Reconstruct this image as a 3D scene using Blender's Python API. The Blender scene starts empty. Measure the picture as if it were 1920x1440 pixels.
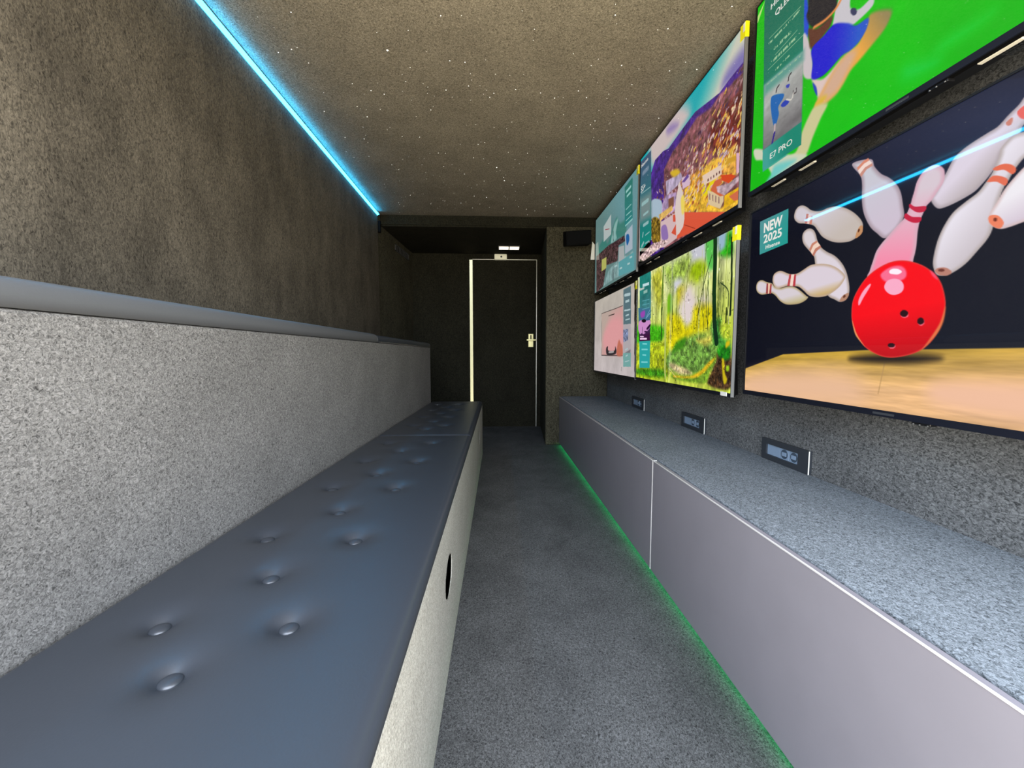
import bpy, bmesh, math, random
import numpy as np
from mathutils import Vector, Matrix
sc = bpy.context.scene
COL = sc.collection
# ------------------------------------------------------------------ camera, daylight, exposure
CAM_H = 0.98
F = 780.0
YAW = math.atan(35 / math.hypot(F, 60)); PITCH = math.atan(60 / F)
cd = bpy.data.cameras.new('camera'); cam = bpy.data.objects.new('camera', cd); COL.objects.link(cam)
cd.sensor_fit = 'HORIZONTAL'; cd.sensor_width = 36.0; cd.lens = 36.0 * F / 1920.0; cd.clip_start = 0.05
cam.location = (0, 0, CAM_H); cam.rotation_mode = 'XYZ'
cam.rotation_euler = (math.pi / 2 - PITCH, 0, -YAW)
sc.camera = cam
sc.view_settings.view_transform = 'Standard'; sc.view_settings.look = 'None'
sc.view_settings.exposure = 0.0; sc.view_settings.gamma = 1.0; sc.view_settings.use_curve_mapping = False
w = bpy.data.worlds.new('daylight'); sc.world = w; w.use_nodes = True
nt = w.node_tree; nt.nodes.clear()
wo = nt.nodes.new('ShaderNodeOutputWorld'); bg = nt.nodes.new('ShaderNodeBackground')
tc = nt.nodes.new('ShaderNodeTexCoord'); sx = nt.nodes.new('ShaderNodeSeparateXYZ'); cr = nt.nodes.new('ShaderNodeValToRGB')
mr = nt.nodes.new('ShaderNodeMapRange'); mr.inputs[1].default_value = -1; mr.inputs[2].default_value = 1
nt.links.new(tc.outputs['Generated'], sx.inputs[0]); nt.links.new(sx.outputs[2], mr.inputs[0]); nt.links.new(mr.outputs[0], cr.inputs[0])
nt.links.new(cr.outputs[0], bg.inputs[0]); nt.links.new(bg.outputs[0], wo.inputs[0])
cr.color_ramp.elements[0].position = 0.47; cr.color_ramp.elements[0].color = (0.80, 0.70, 0.54, 1)   # sunlit paving outside
cr.color_ramp.elements[1].position = 0.53; cr.color_ramp.elements[1].color = (0.78, 0.87, 1.03, 1)   # sky
bg.inputs[1].default_value = 13.0
# portal in the open rear doorway of the trailer (only guides the sampling of the daylight)
pl = bpy.data.lights.new('doorway_portal', 'AREA'); pl.shape = 'RECTANGLE'; pl.size = 2.3; pl.size_y = 2.3
pl.cycles.is_portal = True
po = bpy.data.objects.new('doorway_portal', pl); COL.objects.link(po)
po.location = (0.04, -0.05, 1.16); po.rotation_euler = (math.pi / 2, 0, 0)

# ------------------------------------------------------------------ helpers
def lin(c):
    c = np.asarray(c, float)
    return np.where(c <= 0.04045, c / 12.92, ((c + 0.055) / 1.055) ** 2.4)
def C4(r, g, b):
    return tuple(float(x) for x in lin(np.array([r, g, b]) / 255.0)) + (1.0,)

def mat(name, color=(0.5, 0.5, 0.5, 1), rough=0.5, metal=0.0, emis=None, est=1.0, bump=None, coat=0.0, spec=None):
    m = bpy.data.materials.new(name); m.use_nodes = True
    n = m.node_tree.nodes; l = m.node_tree.links; p = n['Principled BSDF']
    p.inputs['Roughness'].default_value = rough; p.inputs['Metallic'].default_value = metal
    if coat: p.inputs['Coat Weight'].default_value = coat; p.inputs['Coat Roughness'].default_value = 0.1
    if spec is not None: p.inputs['Specular IOR Level'].default_value = spec
    if emis: p.inputs['Emission Color'].default_value = emis; p.inputs['Emission Strength'].default_value = est
    # subtle procedural tone variation
    t = n.new('ShaderNodeTexCoord'); no = n.new('ShaderNodeTexNoise'); no.inputs['Scale'].default_value = bump[0] if bump else 9.0
    no.inputs['Detail'].default_value = 3
    l.new(t.outputs['Object'], no.inputs['Vector'])
    mx = n.new('ShaderNodeMixRGB'); mx.blend_type = 'MULTIPLY'; mx.inputs[0].default_value = 0.12; mx.inputs[1].default_value = color
    l.new(no.outputs['Fac'], mx.inputs[2]); l.new(mx.outputs[0], p.inputs['Base Color'])
    if bump:
        b = n.new('ShaderNodeBump'); b.inputs['Strength'].default_value = bump[1]; b.inputs['Distance'].default_value = bump[2]
        l.new(no.outputs['Fac'], b.inputs['Height']); l.new(b.outputs[0], p.inputs['Normal'])
    return m

def felt(name, dark, light, scale=170.0, stretch=(1, 1, 1), blotch=0.35, lo=0.40, hi=0.62, bscale=4.0, bump=0.5):
    """needle-felt carpet: fine two-tone fibre flecks over large soft blotches"""
    m = bpy.data.materials.new(name); m.use_nodes = True
    n = m.node_tree.nodes; l = m.node_tree.links; p = n['Principled BSDF']
    p.inputs['Roughness'].default_value = 1.0; p.inputs['Specular IOR Level'].default_value = 0.1
    t = n.new('ShaderNodeTexCoord'); mp = n.new('ShaderNodeMapping'); mp.inputs['Scale'].default_value = stretch
    l.new(t.outputs['Object'], mp.inputs[0])
    a = n.new('ShaderNodeTexNoise'); a.inputs['Scale'].default_value = scale; a.inputs['Detail'].default_value = 4; a.inputs['Roughness'].default_value = 0.7
    a.inputs['Distortion'].default_value = 1.2
    l.new(mp.outputs[0], a.inputs['Vector'])
    r = n.new('ShaderNodeValToRGB'); r.color_ramp.elements[0].position = lo; r.color_ramp.elements[1].position = hi
    r.color_ramp.elements[0].color = C4(*dark); r.color_ramp.elements[1].color = C4(*light)
    l.new(a.outputs['Fac'], r.inputs[0])
    b = n.new('ShaderNodeTexNoise'); b.inputs['Scale'].default_value = bscale; b.inputs['Detail'].default_value = 8; b.inputs['Roughness'].default_value = 0.72
    l.new(mp.outputs[0], b.inputs['Vector'])
    r2 = n.new('ShaderNodeMapRange'); r2.inputs[1].default_value = 0.3; r2.inputs[2].default_value = 0.7
    r2.inputs[3].default_value = 1 - blotch; r2.inputs[4].default_value = 1 + blotch
    l.new(b.outputs['Fac'], r2.inputs[0])
    mx = n.new('ShaderNodeVectorMath'); mx.operation = 'SCALE'
    l.new(r.outputs[0], mx.inputs[0]); l.new(r2.outputs[0], mx.inputs['Scale']); l.new(mx.outputs[0], p.inputs['Base Color'])
    bp = n.new('ShaderNodeBump'); bp.inputs['Strength'].default_value = bump; bp.inputs['Distance'].default_value = 0.002
    l.new(a.outputs['Fac'], bp.inputs['Height']); l.new(bp.outputs[0], p.inputs['Normal'])
    return m

def tag(o, label=None, cat=None, group=None, kind=None):
    if label: o['label'] = label
    if cat: o['category'] = cat
    if group: o['group'] = group
    if kind: o['kind'] = kind
    return o
def thing(name, label, cat, loc=(0, 0, 0), group=None):
    o = bpy.data.objects.new(name, None); COL.objects.link(o); o.location = loc; o.empty_display_size = 0.05
    return tag(o, label, cat, group)

class MB:
    """collects boxes, prisms, tubes in WORLD coordinates; build() makes one mesh, local to its parent's origin"""
    def __init__(s): s.v = []; s.f = []
    def add(s, vs, fs):
        k = len(s.v); s.v += [tuple(map(float, q)) for q in vs]; s.f += [tuple(i + k for i in q) for q in fs]; return s
    def box(s, x0, x1, y0, y1, z0, z1):
        x0, x1 = sorted((x0, x1)); y0, y1 = sorted((y0, y1)); z0, z1 = sorted((z0, z1))
        return s.hexa([(x0, y0, z0), (x1, y0, z0), (x1, y1, z0), (x0, y1, z0), (x0, y0, z1), (x1, y0, z1), (x1, y1, z1), (x0, y1, z1)])
    def hexa(s, p):
        return s.add(p, [(0, 3, 2, 1), (4, 5, 6, 7), (0, 1, 5, 4), (1, 2, 6, 5), (2, 3, 7, 6), (3, 0, 4, 7)])
    def cyl(s, a, b, r, n=16, r2=None):
        a = Vector(a); b = Vector(b); d = (b - a).normalized(); u = d.orthogonal().normalized(); w = d.cross(u)
        r2 = r if r2 is None else r2
        vs = [a + (u * math.cos(2 * math.pi * i / n) + w * math.sin(2 * math.pi * i / n)) * r for i in range(n)]
        vs += [b + (u * math.cos(2 * math.pi * i / n) + w * math.sin(2 * math.pi * i / n)) * r2 for i in range(n)]
        fs = [(i, (i + 1) % n, n + (i + 1) % n, n + i) for i in range(n)] + [tuple(range(n))[::-1], tuple(range(n, 2 * n))]
        return s.add(vs, fs)
    def build(s, name, m, parent=None, bevel=0, smooth=False, kind=None, label=None, loc=None, seg=2):
        org = Vector(parent_world(parent)) if parent else Vector(loc or (0, 0, 0))
        me = bpy.data.meshes.new(name)
        me.from_pydata([tuple(Vector(q) - org) for q in s.v], [], s.f); me.update()
        bm = bmesh.new(); bm.from_mesh(me); bmesh.ops.recalc_face_normals(bm, faces=bm.faces)
        if bevel:
            ed = [e for e in bm.edges if len(e.link_faces) == 2 and e.calc_face_angle(0) > 0.5]
            bmesh.ops.bevel(bm, geom=ed, offset=bevel, segments=seg, affect='EDGES', profile=0.5)
        bm.to_mesh(me); bm.free()
        if smooth or bevel:
            for q in me.polygons: q.use_smooth = smooth
        me.materials.append(m)
        o = bpy.data.objects.new(name, me); COL.objects.link(o)
        if parent: o.parent = parent
        else: o.location = org
        if kind: o['kind'] = kind
        if label: o['label'] = label
        return o
def parent_world(p):
    v = Vector((0, 0, 0))
    while p: v = v + Vector(p.location); p = p.parent
    return v

# ------------------------------------------------------------------ materials
M = {}
M['wall'] = felt('felt_wall_left', (34, 31, 26), (108, 100, 86), 165, (1, 1, .5), .42, lo=.30, hi=.72, bscale=3.6)
M['wallr'] = felt('felt_wall_right', (50, 51, 50), (122, 122, 120), 170, (1, .6, .9), .24, lo=.36, hi=.66)
M['ceil'] = felt('felt_ceiling', (88, 82, 71), (166, 157, 139), 150, (1, 1, 1), .16, lo=.36, hi=.66)
M['floor'] = felt('felt_floor', (40, 40, 39), (100, 100, 99), 200, (1, .8, 1), .28, lo=.36, hi=.66, bscale=4)
M['panel'] = felt('felt_light', (46, 45, 43), (140, 137, 132), 230, (1, .8, .9), .14, lo=.31, hi=.71)
M['front'] = felt('felt_bench_front', (112, 109, 99), (184, 180, 166), 220, (1, 1, 1), .10, lo=.34, hi=.68)
M['top'] = felt('felt_cabinet_top', (60, 64, 66), (142, 148, 152), 190, (1, .8, 1), .12, lo=.36, hi=.66)
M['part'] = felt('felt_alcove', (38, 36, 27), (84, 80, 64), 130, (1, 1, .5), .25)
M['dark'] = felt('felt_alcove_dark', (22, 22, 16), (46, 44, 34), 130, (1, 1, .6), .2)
M['leather'] = mat('leather', C4(47, 51, 57), 0.37, bump=(260, .12, .001), spec=.8)
M['leather2'] = mat('leather_grey', C4(80, 81, 82), 0.42, bump=(260, .12, .001))
M['lam'] = mat('laminate', C4(128, 123, 127), 0.34)
M['lamedge'] = mat('laminate_edge', C4(196, 192, 186), 0.35)
M['wood'] = mat('carcass_board', C4(60, 60, 60), 0.7)
M['black'] = mat('black_plastic', C4(16, 16, 18), 0.35)
M['blackm'] = mat('black_matt', C4(8, 8, 9), 0.8, spec=.1)
M['bezel'] = mat('bezel', C4(30, 33, 44), 0.3, metal=.5)
M['steel'] = mat('steel', C4(150, 150, 146), 0.35, metal=.5)
M['slot'] = mat('metal_gleam', C4(250, 246, 232), 0.5)  # matt off-white stands in for daylight reflected by bare metal
M['alu'] = mat('aluminium', C4(206, 204, 190), 0.35, metal=.7)
M['brass'] = mat('handle_metal', C4(232, 224, 160), 0.35, metal=.3)
M['cream'] = mat('cream_plastic', C4(226, 222, 190), 0.5, emis=(1, .95, .7, 1), est=.25)
M['yellow'] = mat('yellow_sticker', C4(250, 240, 20), 0.5)
M['white'] = mat('white_paper', C4(235, 232, 220), 0.6)
M['cyan'] = mat('led_cyan', C4(60, 190, 255), 0.5, emis=(0.02, 0.46, 1.0, 1), est=24.0)
M['green'] = mat('led_green', C4(20, 200, 80), 0.5, emis=(0.0, .7, 0.17, 1), est=20.0)
M['tube'] = mat('lamp_tube', C4(255, 250, 240), 0.5, emis=(1.0, .9, .74, 1), est=1.2)
M['star'] = mat('star_fibre', C4(255, 255, 255), 0.5, emis=(1.0, .98, .9, 1), est=2.0)
M['outplate'] = mat('socket_frame', C4(58, 61, 65), 0.35, metal=.3)
M['outin'] = mat('socket_insert', C4(128, 146, 164), 0.3)
M['outhole'] = mat('socket_well', C4(60, 72, 84), 0.4)

# ------------------------------------------------------------------ setting
YB = 5.42; YF = -0.05; ZC = 2.345; ZL2 = 2.325; YS = 4.32; ZA = 2.225
def struct(o): o['kind'] = 'structure'; return o
struct(MB().box(-1.35, 1.45, YF, 5.75, -.06, 0).build('floor', M['floor']))
# left wall: straight run, then the alcove return that closes in slightly
b = MB()
b.hexa([(-1.17, YF, 0), (-1.12, YF, 0), (-1.12, 4.21, 0), (-1.17, 4.21, 0), (-1.17, YF, 2.45), (-1.12, YF, 2.45), (-1.12, 4.21, 2.45), (-1.17, 4.21, 2.45)])
wl = struct(b.build('wall_left', M['wall']))
b = MB().hexa([(-1.19, 4.216, 0), (-1.135, 4.216, 0), (-1.02, 5.44, 0), (-1.19, 5.44, 0), (-1.19, 4.216, 2.45), (-1.135, 4.216, 2.45), (-1.02, 5.44, 2.45), (-1.19, 5.44, 2.45)])
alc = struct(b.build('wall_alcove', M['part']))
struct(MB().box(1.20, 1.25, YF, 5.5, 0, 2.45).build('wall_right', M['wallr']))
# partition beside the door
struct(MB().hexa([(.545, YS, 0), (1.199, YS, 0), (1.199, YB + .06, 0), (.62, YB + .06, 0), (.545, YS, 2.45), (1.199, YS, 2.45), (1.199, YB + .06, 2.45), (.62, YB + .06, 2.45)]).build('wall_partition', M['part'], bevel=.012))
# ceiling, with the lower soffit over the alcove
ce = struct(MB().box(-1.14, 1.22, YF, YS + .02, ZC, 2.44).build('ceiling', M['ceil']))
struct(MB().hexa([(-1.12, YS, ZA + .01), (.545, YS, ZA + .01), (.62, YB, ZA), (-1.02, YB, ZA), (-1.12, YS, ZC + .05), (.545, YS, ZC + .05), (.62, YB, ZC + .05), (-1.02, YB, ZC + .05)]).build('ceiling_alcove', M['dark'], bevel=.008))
struct(MB().box(-1.118, 1.198, YS - .012, YS - .001, ZA + .025, ZC - .002).build('trim_1', M['dark'], bevel=.004))  # dark felt puts shade into the colour of this front-lit edge
# back wall round the doorway opening
DX0, DX1, DZ = -.262, .557, 2.155
GAP = .040
b = MB().box(-1.3, DX0 - GAP, YB, YB + .04, 0, 2.45).box(DX1 + .004, .70, YB, YB + .04, 0, 2.45).box(DX0 - GAP, DX1 + .004, YB, YB + .04, DZ + .004, 2.45)
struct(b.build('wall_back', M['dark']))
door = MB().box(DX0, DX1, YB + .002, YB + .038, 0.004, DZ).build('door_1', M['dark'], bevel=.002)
struct(door)
b = MB().box(DX0, DX1, YB - .003, YB + .001, DZ - .002, DZ + .005).box(DX1 - .001, DX1 + .006, YB - .003, YB + .001, .0, DZ + .005)
b.build('door_frame', M['alu'], door)
struct(MB().box(-2.5, 2.5, 7.0, 7.1, -.06, 3.2).build('added_gap_wall', mat('gap_tint_khaki', (.14, .137, .08, 1), .9)))  # added wall beyond the door, tints the daylight in the gap cream
# handle with escutcheon plate and lock
hd = MB().box(.455, .520, YB - .008, YB - .001, 1.045, 1.215).build('door_handle', M['brass'], door, bevel=.003)
MB().cyl((.487, YB - .008, 1.135), (.487, YB - .05, 1.135), .011).box(.43, .55, YB - .058, YB - .044, 1.126, 1.144).build('lever', M['brass'], hd, bevel=.002)
MB().box(.480, .494, YB - .012, YB - .007, 1.13, 1.20).build('lock_slot', M['blackm'], hd)
# star fibres in the ceiling
rng = random.Random(11)
b = MB()
def star(x, y, r):
    k = 6
    vs = [(x + r * math.cos(2 * math.pi * i / k), y + r * math.sin(2 * math.pi * i / k), ZC - .0008) for i in range(k)] + [(x, y, ZC - .0035 * r / .003)]
    b.add(vs, [((i + 1) % k, i, k) for i in range(k)])
for i in range(430):
    x = rng.uniform(-1.02, 1.12); y = rng.uniform(1.0, 4.28)
    if y < 2.0 and rng.random() < .45: continue
    star(x, y, rng.choice([.0013, .0016, .0018, .0024]))
star(-.475, 2.02, .0046); star(.03, 3.2, .004)
b.build('star_light', M['star'], ce, kind='stuff')
# ventilation grille on the alcove side wall
def alx(y): return -1.135 + (y - 4.216) * (.115 / 1.224)
b = MB(); y0, y1, z0, z1 = 4.76, 5.26, 2.10, 2.175
vg = thing('air_vent', 'long narrow dark vent grille high on the left side wall of the dark alcove', 'vent', (alx(5.0) , 5.0, z0))
def alq(mb, a0, a1, c0, c1, t0=0.0, t1=.006):
    return mb.hexa([(alx(a0) + t0, a0, c0), (alx(a0) + t1, a0, c0), (alx(a1) + t1, a1, c0), (alx(a1) + t0, a1, c0), (alx(a0) + t0, a0, c1), (alx(a0) + t1, a0, c1), (alx(a1) + t1, a1, c1), (alx(a1) + t0, a1, c1)])
alq(alq(alq(alq(MB(), y0, y1, z0, z0 + .01), y0, y1, z1 - .01, z1), y0, y0 + .012, z0, z1), y1 - .012, y1, z0, z1).build('frame', M['wood'], vg)
alq(MB(), y0 + .01, y1 - .01, z0 + .008, z1 - .008, .0005, .002).build('backing', M['blackm'], vg)
for i in range(9):
    yy = y0 + .03 + i * .052
    alq(MB(), yy, yy + .02, z0 + .01, z1 - .01, .002, .005).build('slat', M['wood'], vg)
# small lamp on alcove ceiling
lp = thing('ceiling_lamp', 'small bright twin-tube lamp fixed to the dark alcove ceiling above the door', 'lamp', (.19, 5.03, ZA + .002))
MB().box(.06, .32, 4.985, 5.09, ZA - .010, ZA + .003).build('base_plate', M['black'], lp, bevel=.003)
for yy in (5.005, 5.06):
    for xa, xb in ((.072, .186), (.194, .308)):
        MB().cyl((xa, yy, ZA - .020), (xb, yy, ZA - .020), .0115, 12).build('tube', M['tube'], lp, smooth=True)
MB().box(.184, .196, 4.992, 5.073, ZA - .03, ZA - .006).build('clip', M['black'], lp)
# emergency lamp box above door
eb = thing('emergency_light', 'cream plastic emergency light box on the back wall just above the door', 'lamp', (.096, YB, 2.145))
MB().box(.018, .176, YB - .045, YB, 2.148, 2.218).build('housing', M['cream'], eb, bevel=.010)
MB().cyl((.105, YB - .044, 2.183), (.105, YB - .050, 2.183), .012).build('test_button', M['outplate'], eb)

# ------------------------------------------------------------------ left side: two tiers of upholstered bench
YE = 3.95; Y0 = -.04
def xb(y): return -.752 + .0405 * y
def xf(y): return -.156 + .0125 * y
def zt_(y): return 1.046 - .0075 * (y - .6)
up_ = thing('upper_bench', 'tall light grey felt-covered bench tier forming the backrest along the left wall', 'bench', (-.93, 1.85, 0))
b = MB().hexa([(-1.119, Y0, 0), (xb(Y0), Y0, 0), (xb(YE), YE, 0), (-1.119, YE, 0), (-1.119, Y0, zt_(Y0)), (xb(Y0), Y0, zt_(Y0)), (xb(YE), YE, zt_(YE)), (-1.119, YE, zt_(YE))])
b.build('felt_body', M['panel'], up_, bevel=.006)
lo = thing('lower_bench', 'long low bench base covered in beige-grey felt with round finger holes in front', 'bench', (-.42, 1.85, 0))
ZL = .475; G = .002
# body with a front skin that has round holes cut through it
b = MB().hexa([(xb(Y0) + G, Y0, 0.002), (xf(Y0) - .03, Y0, 0.002), (xf(YE) - .03, YE, 0.002), (xb(YE) + G, YE, 0.002), (xb(Y0) + G, Y0, ZL), (xf(Y0) - .03, Y0, ZL), (xf(YE) - .03, YE, ZL), (xb(YE) + G, YE, ZL)])
b.build('carcass', M['blackm'], lo)  # black colour stands in for the shade inside the finger holes
holes = [(1.255, .285, .062), (3.35, .285, .055)]; HD = .003
b = MB()
def fp(y, z, d): return (xf(y) - d, y, z)
cuts = [Y0, holes[0][0] - .1, holes[0][0] + .1, holes[1][0] - .1, holes[1][0] + .1, YE]
for a, c in ((0, 1), (2, 3), (4, 5)):
    q0, q1 = cuts[a], cuts[c]
    b.add([fp(q0, 0.002, 0), fp(q1, 0.002, 0), fp(q1, ZL, 0), fp(q0, ZL, 0)], [(0, 1, 2, 3)])
hr = random.Random(3)
for hy, hz, r in holes:
    n = 40; ring = []; outer = []
    for i in range(n):
        t = 2 * math.pi * i / n; rr = r * (1 + hr.uniform(-.05, .03)) ; ring.append((hy + 1.4 * rr * math.cos(t), hz + rr * math.sin(t)))
        c_, s_ = math.cos(t), math.sin(t); k = .1 / max(abs(c_), abs(s_)); outer.append((hy + k * c_, hz + k * s_))
    vs = [fp(y, z, 0) for y, z in ring] + [fp(y, z, 0) for y, z in outer] + [fp(y, z, HD) for y, z in ring]
    fs = [(i, (i + 1) % n, n + (i + 1) % n, n + i) for i in range(n)] + [(i, 2 * n + i, 2 * n + (i + 1) % n, (i + 1) % n) for i in range(n)]
    b.add(vs, fs)
    b.add([fp(hy - .1, .002, 0), fp(hy + .1, .002, 0), fp(hy + .1, hz - .1, 0), fp(hy - .1, hz - .1, 0)], [(0, 1, 2, 3)])
    b.add([fp(hy - .1, hz + .1, 0), fp(hy + .1, hz + .1, 0), fp(hy + .1, ZL, 0), fp(hy - .1, ZL, 0)], [(0, 1, 2, 3)])
b.add([fp(Y0, ZL, 0), fp(YE, ZL, 0), fp(YE, ZL, .03), fp(Y0, ZL, .03)], [(0, 1, 2, 3)])
b.add([fp(YE, .002, 0), fp(YE, ZL, 0), (xb(YE) + G, YE + .001, ZL), (xb(YE) + G, YE + .001, .002)], [(0, 1, 2, 3)])
b.build('front_panel', M['front'], lo)


def cushion(name, label, x_in, x_out, z_of, ya, yb, h, m, tufts=(), r=.022, group=None, res=.0055, btn=.0165):
    """upholstered pad: rounded rim, slightly domed, dimpled at the buttons"""
    zc = z_of((ya + yb) / 2)
    root = thing(name, label, 'cushion', ((x_in((ya + yb) / 2) + x_out((ya + yb) / 2)) / 2, (ya + yb) / 2, zc), group)
    wd = abs(x_out(ya) - x_in(ya)); L = yb - ya
    def samples(Lh):
        e = [r * (1 - math.cos(a)) for a in np.linspace(0, math.pi / 2, 8)][:-1]
        mid = list(np.linspace(r, Lh - r, max(4, int((Lh - 2 * r) / res))))
        return np.array(e + mid + [Lh - q for q in e[::-1]])
    sx_ = samples(wd) / wd; sy = samples(L)
    U, V = np.meshgrid(sx_, sy)
    Y = ya + V; XI = np.vectorize(x_in)(Y); XO = np.vectorize(x_out)(Y); X = XI + (XO - XI) * U
    dx = np.minimum(U, 1 - U) * wd; dy = np.minimum(V, L - V)
    prof = lambda d: np.sqrt(np.clip(1 - (1 - np.clip(d, 0, r) / r) ** 2, 0, 1))
    p_ = np.minimum(prof(dx), prof(dy))
    Z = np.vectorize(z_of)(Y) + h * (.45 + .55 * p_) + .004 * (1 - np.exp(-dx / .06)) * (1 - np.exp(-dy / .06))
    for (bx, by) in tufts:
        d = np.hypot(X - bx, (Y - by))
        Z -= .013 * np.exp(-(d / .022) ** 2) + .010 * np.exp(-(d / .048) ** 2)
    rng2 = np.random.RandomState(int(ya * 100) + 107)
    for _ in range(14):
        cx, cy = rng2.uniform(X.min(), X.max()), rng2.uniform(ya, yb)
        Z += rng2.uniform(-.0012, .0012) * np.exp(-(((X - cx) / .10) ** 2 + ((Y - cy) / .16) ** 2))
    ny, nx = X.shape
    org = np.array(parent_world(root))
    top = np.stack([X, Y, Z], -1).reshape(-1, 3)
    idx = np.arange(nx * ny).reshape(ny, nx)
    f = np.stack([idx[:-1, :-1], idx[:-1, 1:], idx[1:, 1:], idx[1:, :-1]], -1).reshape(-1, 4)
    rim = np.concatenate([idx[0, :], idx[1:, -1], idx[-1, -2::-1], idx[-2:0:-1, 0]])
    low = top[rim].copy(); low[:, 2] = np.vectorize(z_of)(low[:, 1]) + .0005
    k = len(top); n = len(rim)
    sk = np.array([[rim[(i + 1) % n], rim[i], k + i, k + (i + 1) % n] for i in range(n)])
    vs = np.concatenate([top, low]) - org
    me = bpy.data.meshes.new('pad'); me.from_pydata(vs.tolist(), [], np.concatenate([f, sk]).tolist() + [list(range(k + n - 1, k - 1, -1))])
    me.polygons.foreach_set('use_smooth', [True] * len(me.polygons)); me.update(); me.materials.append(m)
    bm = bmesh.new(); bm.from_mesh(me); bmesh.ops.recalc_face_normals(bm, faces=bm.faces); bm.to_mesh(me); bm.free()
    o = bpy.data.objects.new('pad', me); COL.objects.link(o); o.parent = root
    if tufts:
        bm = bmesh.new(); bmesh.ops.create_uvsphere(bm, u_segments=20, v_segments=10, radius=btn)
        bmesh.ops.scale(bm, vec=(1, 1, .42), verts=bm.verts); bme = bpy.data.meshes.new('button'); bm.to_mesh(bme); bm.free()
        bme.polygons.foreach_set('use_smooth', [True] * len(bme.polygons)); bme.materials.append(m)
        for bx, by in tufts:
            bo = bpy.data.objects.new('button', bme); COL.objects.link(bo); bo.parent = root
            bo.location = Vector((bx, by, z_of(by) + h + .004 - .0175)) - Vector(org)
    return root
T1 = [(-.472, .593), (-.579, .713), (-.356, .704), (-.470, .865), (-.577, 1.055), (-.350, 1.035), (-.457, 1.225), (-.559, 1.44), (-.340, 1.43), (-.448, 1.60), (-.551, 1.79), (-.330, 1.78), (-.445, 1.97), (-.540, 2.14), (-.322, 2.14), (-.585, .34), (-.36, .34)]
T2 = [(-.51, 2.65), (-.316, 2.65), (-.416, 2.53), (-.41, 2.80), (-.50, 2.99), (-.316, 2.99), (-.405, 3.17), (-.49, 3.35), (-.310, 3.35), (-.40, 3.53), (-.485, 3.71), (-.305, 3.71)]
xin = lambda y: xb(y) + .004
zl = lambda y: ZL + .001
cushion('seat_cushion', 'front seat cushion of black button-tufted leather, nearest the camera on the low bench', xin, xf, zl, Y0, 2.33, .037, M['leather'], T1, group='seat cushions on the lower bench')
cushion('seat_cushion', 'rear seat cushion of black button-tufted leather, at the door end of the low bench', xin, xf, zl, 2.334, YE, .037, M['leather'], T2, group='seat cushions on the lower bench', res=.008)
xw = lambda y: -1.114
xu = lambda y: xb(y) + .002
cushion('upper_cushion', 'long smooth grey leather cushion on the upper tier, the near one', xw, xu, lambda y: zt_(y) + .001, Y0, 2.40, .048, M['leather2'], group='cushions on the upper tier', res=.03)
cushion('upper_cushion', 'short dark leather cushion at the far end of the upper tier', xw, xu, lambda y: zt_(y) + .001, 2.404, YE, .042, M['leather'], group='cushions on the upper tier', res=.03)

# ------------------------------------------------------------------ LED strip in the ceiling corner of the left wall
ls = thing('led_strip', 'glowing cyan LED light strip along the top of the left wall', 'light strip', (-1.10, 2.0, ZL2 - .02))
b = MB().hexa([(-1.1185, Y0, ZL2 - .023), (-1.101, Y0, ZL2 - .014), (-1.101, 4.20, ZL2 - .014), (-1.1185, 4.20, ZL2 - .023), (-1.1185, Y0, ZL2 - .007), (-1.106, Y0, ZL2 - .006), (-1.106, 4.20, ZL2 - .006), (-1.1185, 4.20, ZL2 - .007)])
b.build('diffuser', M['cyan'], ls)
MB().box(-1.116, -1.098, 4.200, 4.207, ZL2 - .024, ZL2 - .003).build('end_cap', M['blackm'], ls)
wb = MB().box(-1.130, -1.100, 4.23, 4.27, 2.15, 2.265).build('wall_bracket', M['blackm'], bevel=.01, loc=(-1.115, 4.25, 2.15))
tag(wb, 'small black bracket on the left wall just below the end of the light strip', 'bracket')

# ------------------------------------------------------------------ right side: low cabinets
XC = .69; YC = 4.318; YG = 1.745
def cabinet(label, ya, yb):
    c = thing('cabinet', label, 'cabinet', (.95, (ya + yb) / 2, 0), 'low cabinets under the screens')
    MB().box(XC + .022, 1.197, ya + .002, yb - .002, .03, .490).box(XC + .09, 1.197, ya + .002, yb - .002, 0.001, .03).build('carcass', M['wood'], c)
    d = MB().box(XC, XC + .019, ya + .004, yb - .004, .022, .509).build('door', M['lam'], c, bevel=.0015)
    MB().box(XC - .0015, XC + .002, ya + .0035, yb - .0035, .5085, .5115).build('edge_trim', M['lamedge'], d)
    return c, d
c1, d1 = cabinet('far low cabinet with a grey laminate front, running to the partition by the door', YG, YC)
c2, d2 = cabinet('near low cabinet with a pale grey laminate front, closest to the camera on the right', Y0, YG)
MB().box(XC - .001, XC + .019, YG + .0008, YG + .0042, .022, .511).build('side_edge', M['lamedge'], c1)
wt = MB().box(XC + .021, 1.199, Y0, YC - .001, .4905, .515).build('countertop', M['top'], bevel=.003, loc=(.95, 2.0, .4905))
tag(wt, 'long grey felt-covered top running over both low cabinets', 'countertop')
gs = MB().box(XC + .03, XC + .042, Y0, YC - .02, .016, .029).build('led_strip', M['green'], loc=(XC + .036, 2.0, .016))
tag(gs, 'green LED light strip hidden under the front of the low cabinets', 'light strip')

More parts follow.
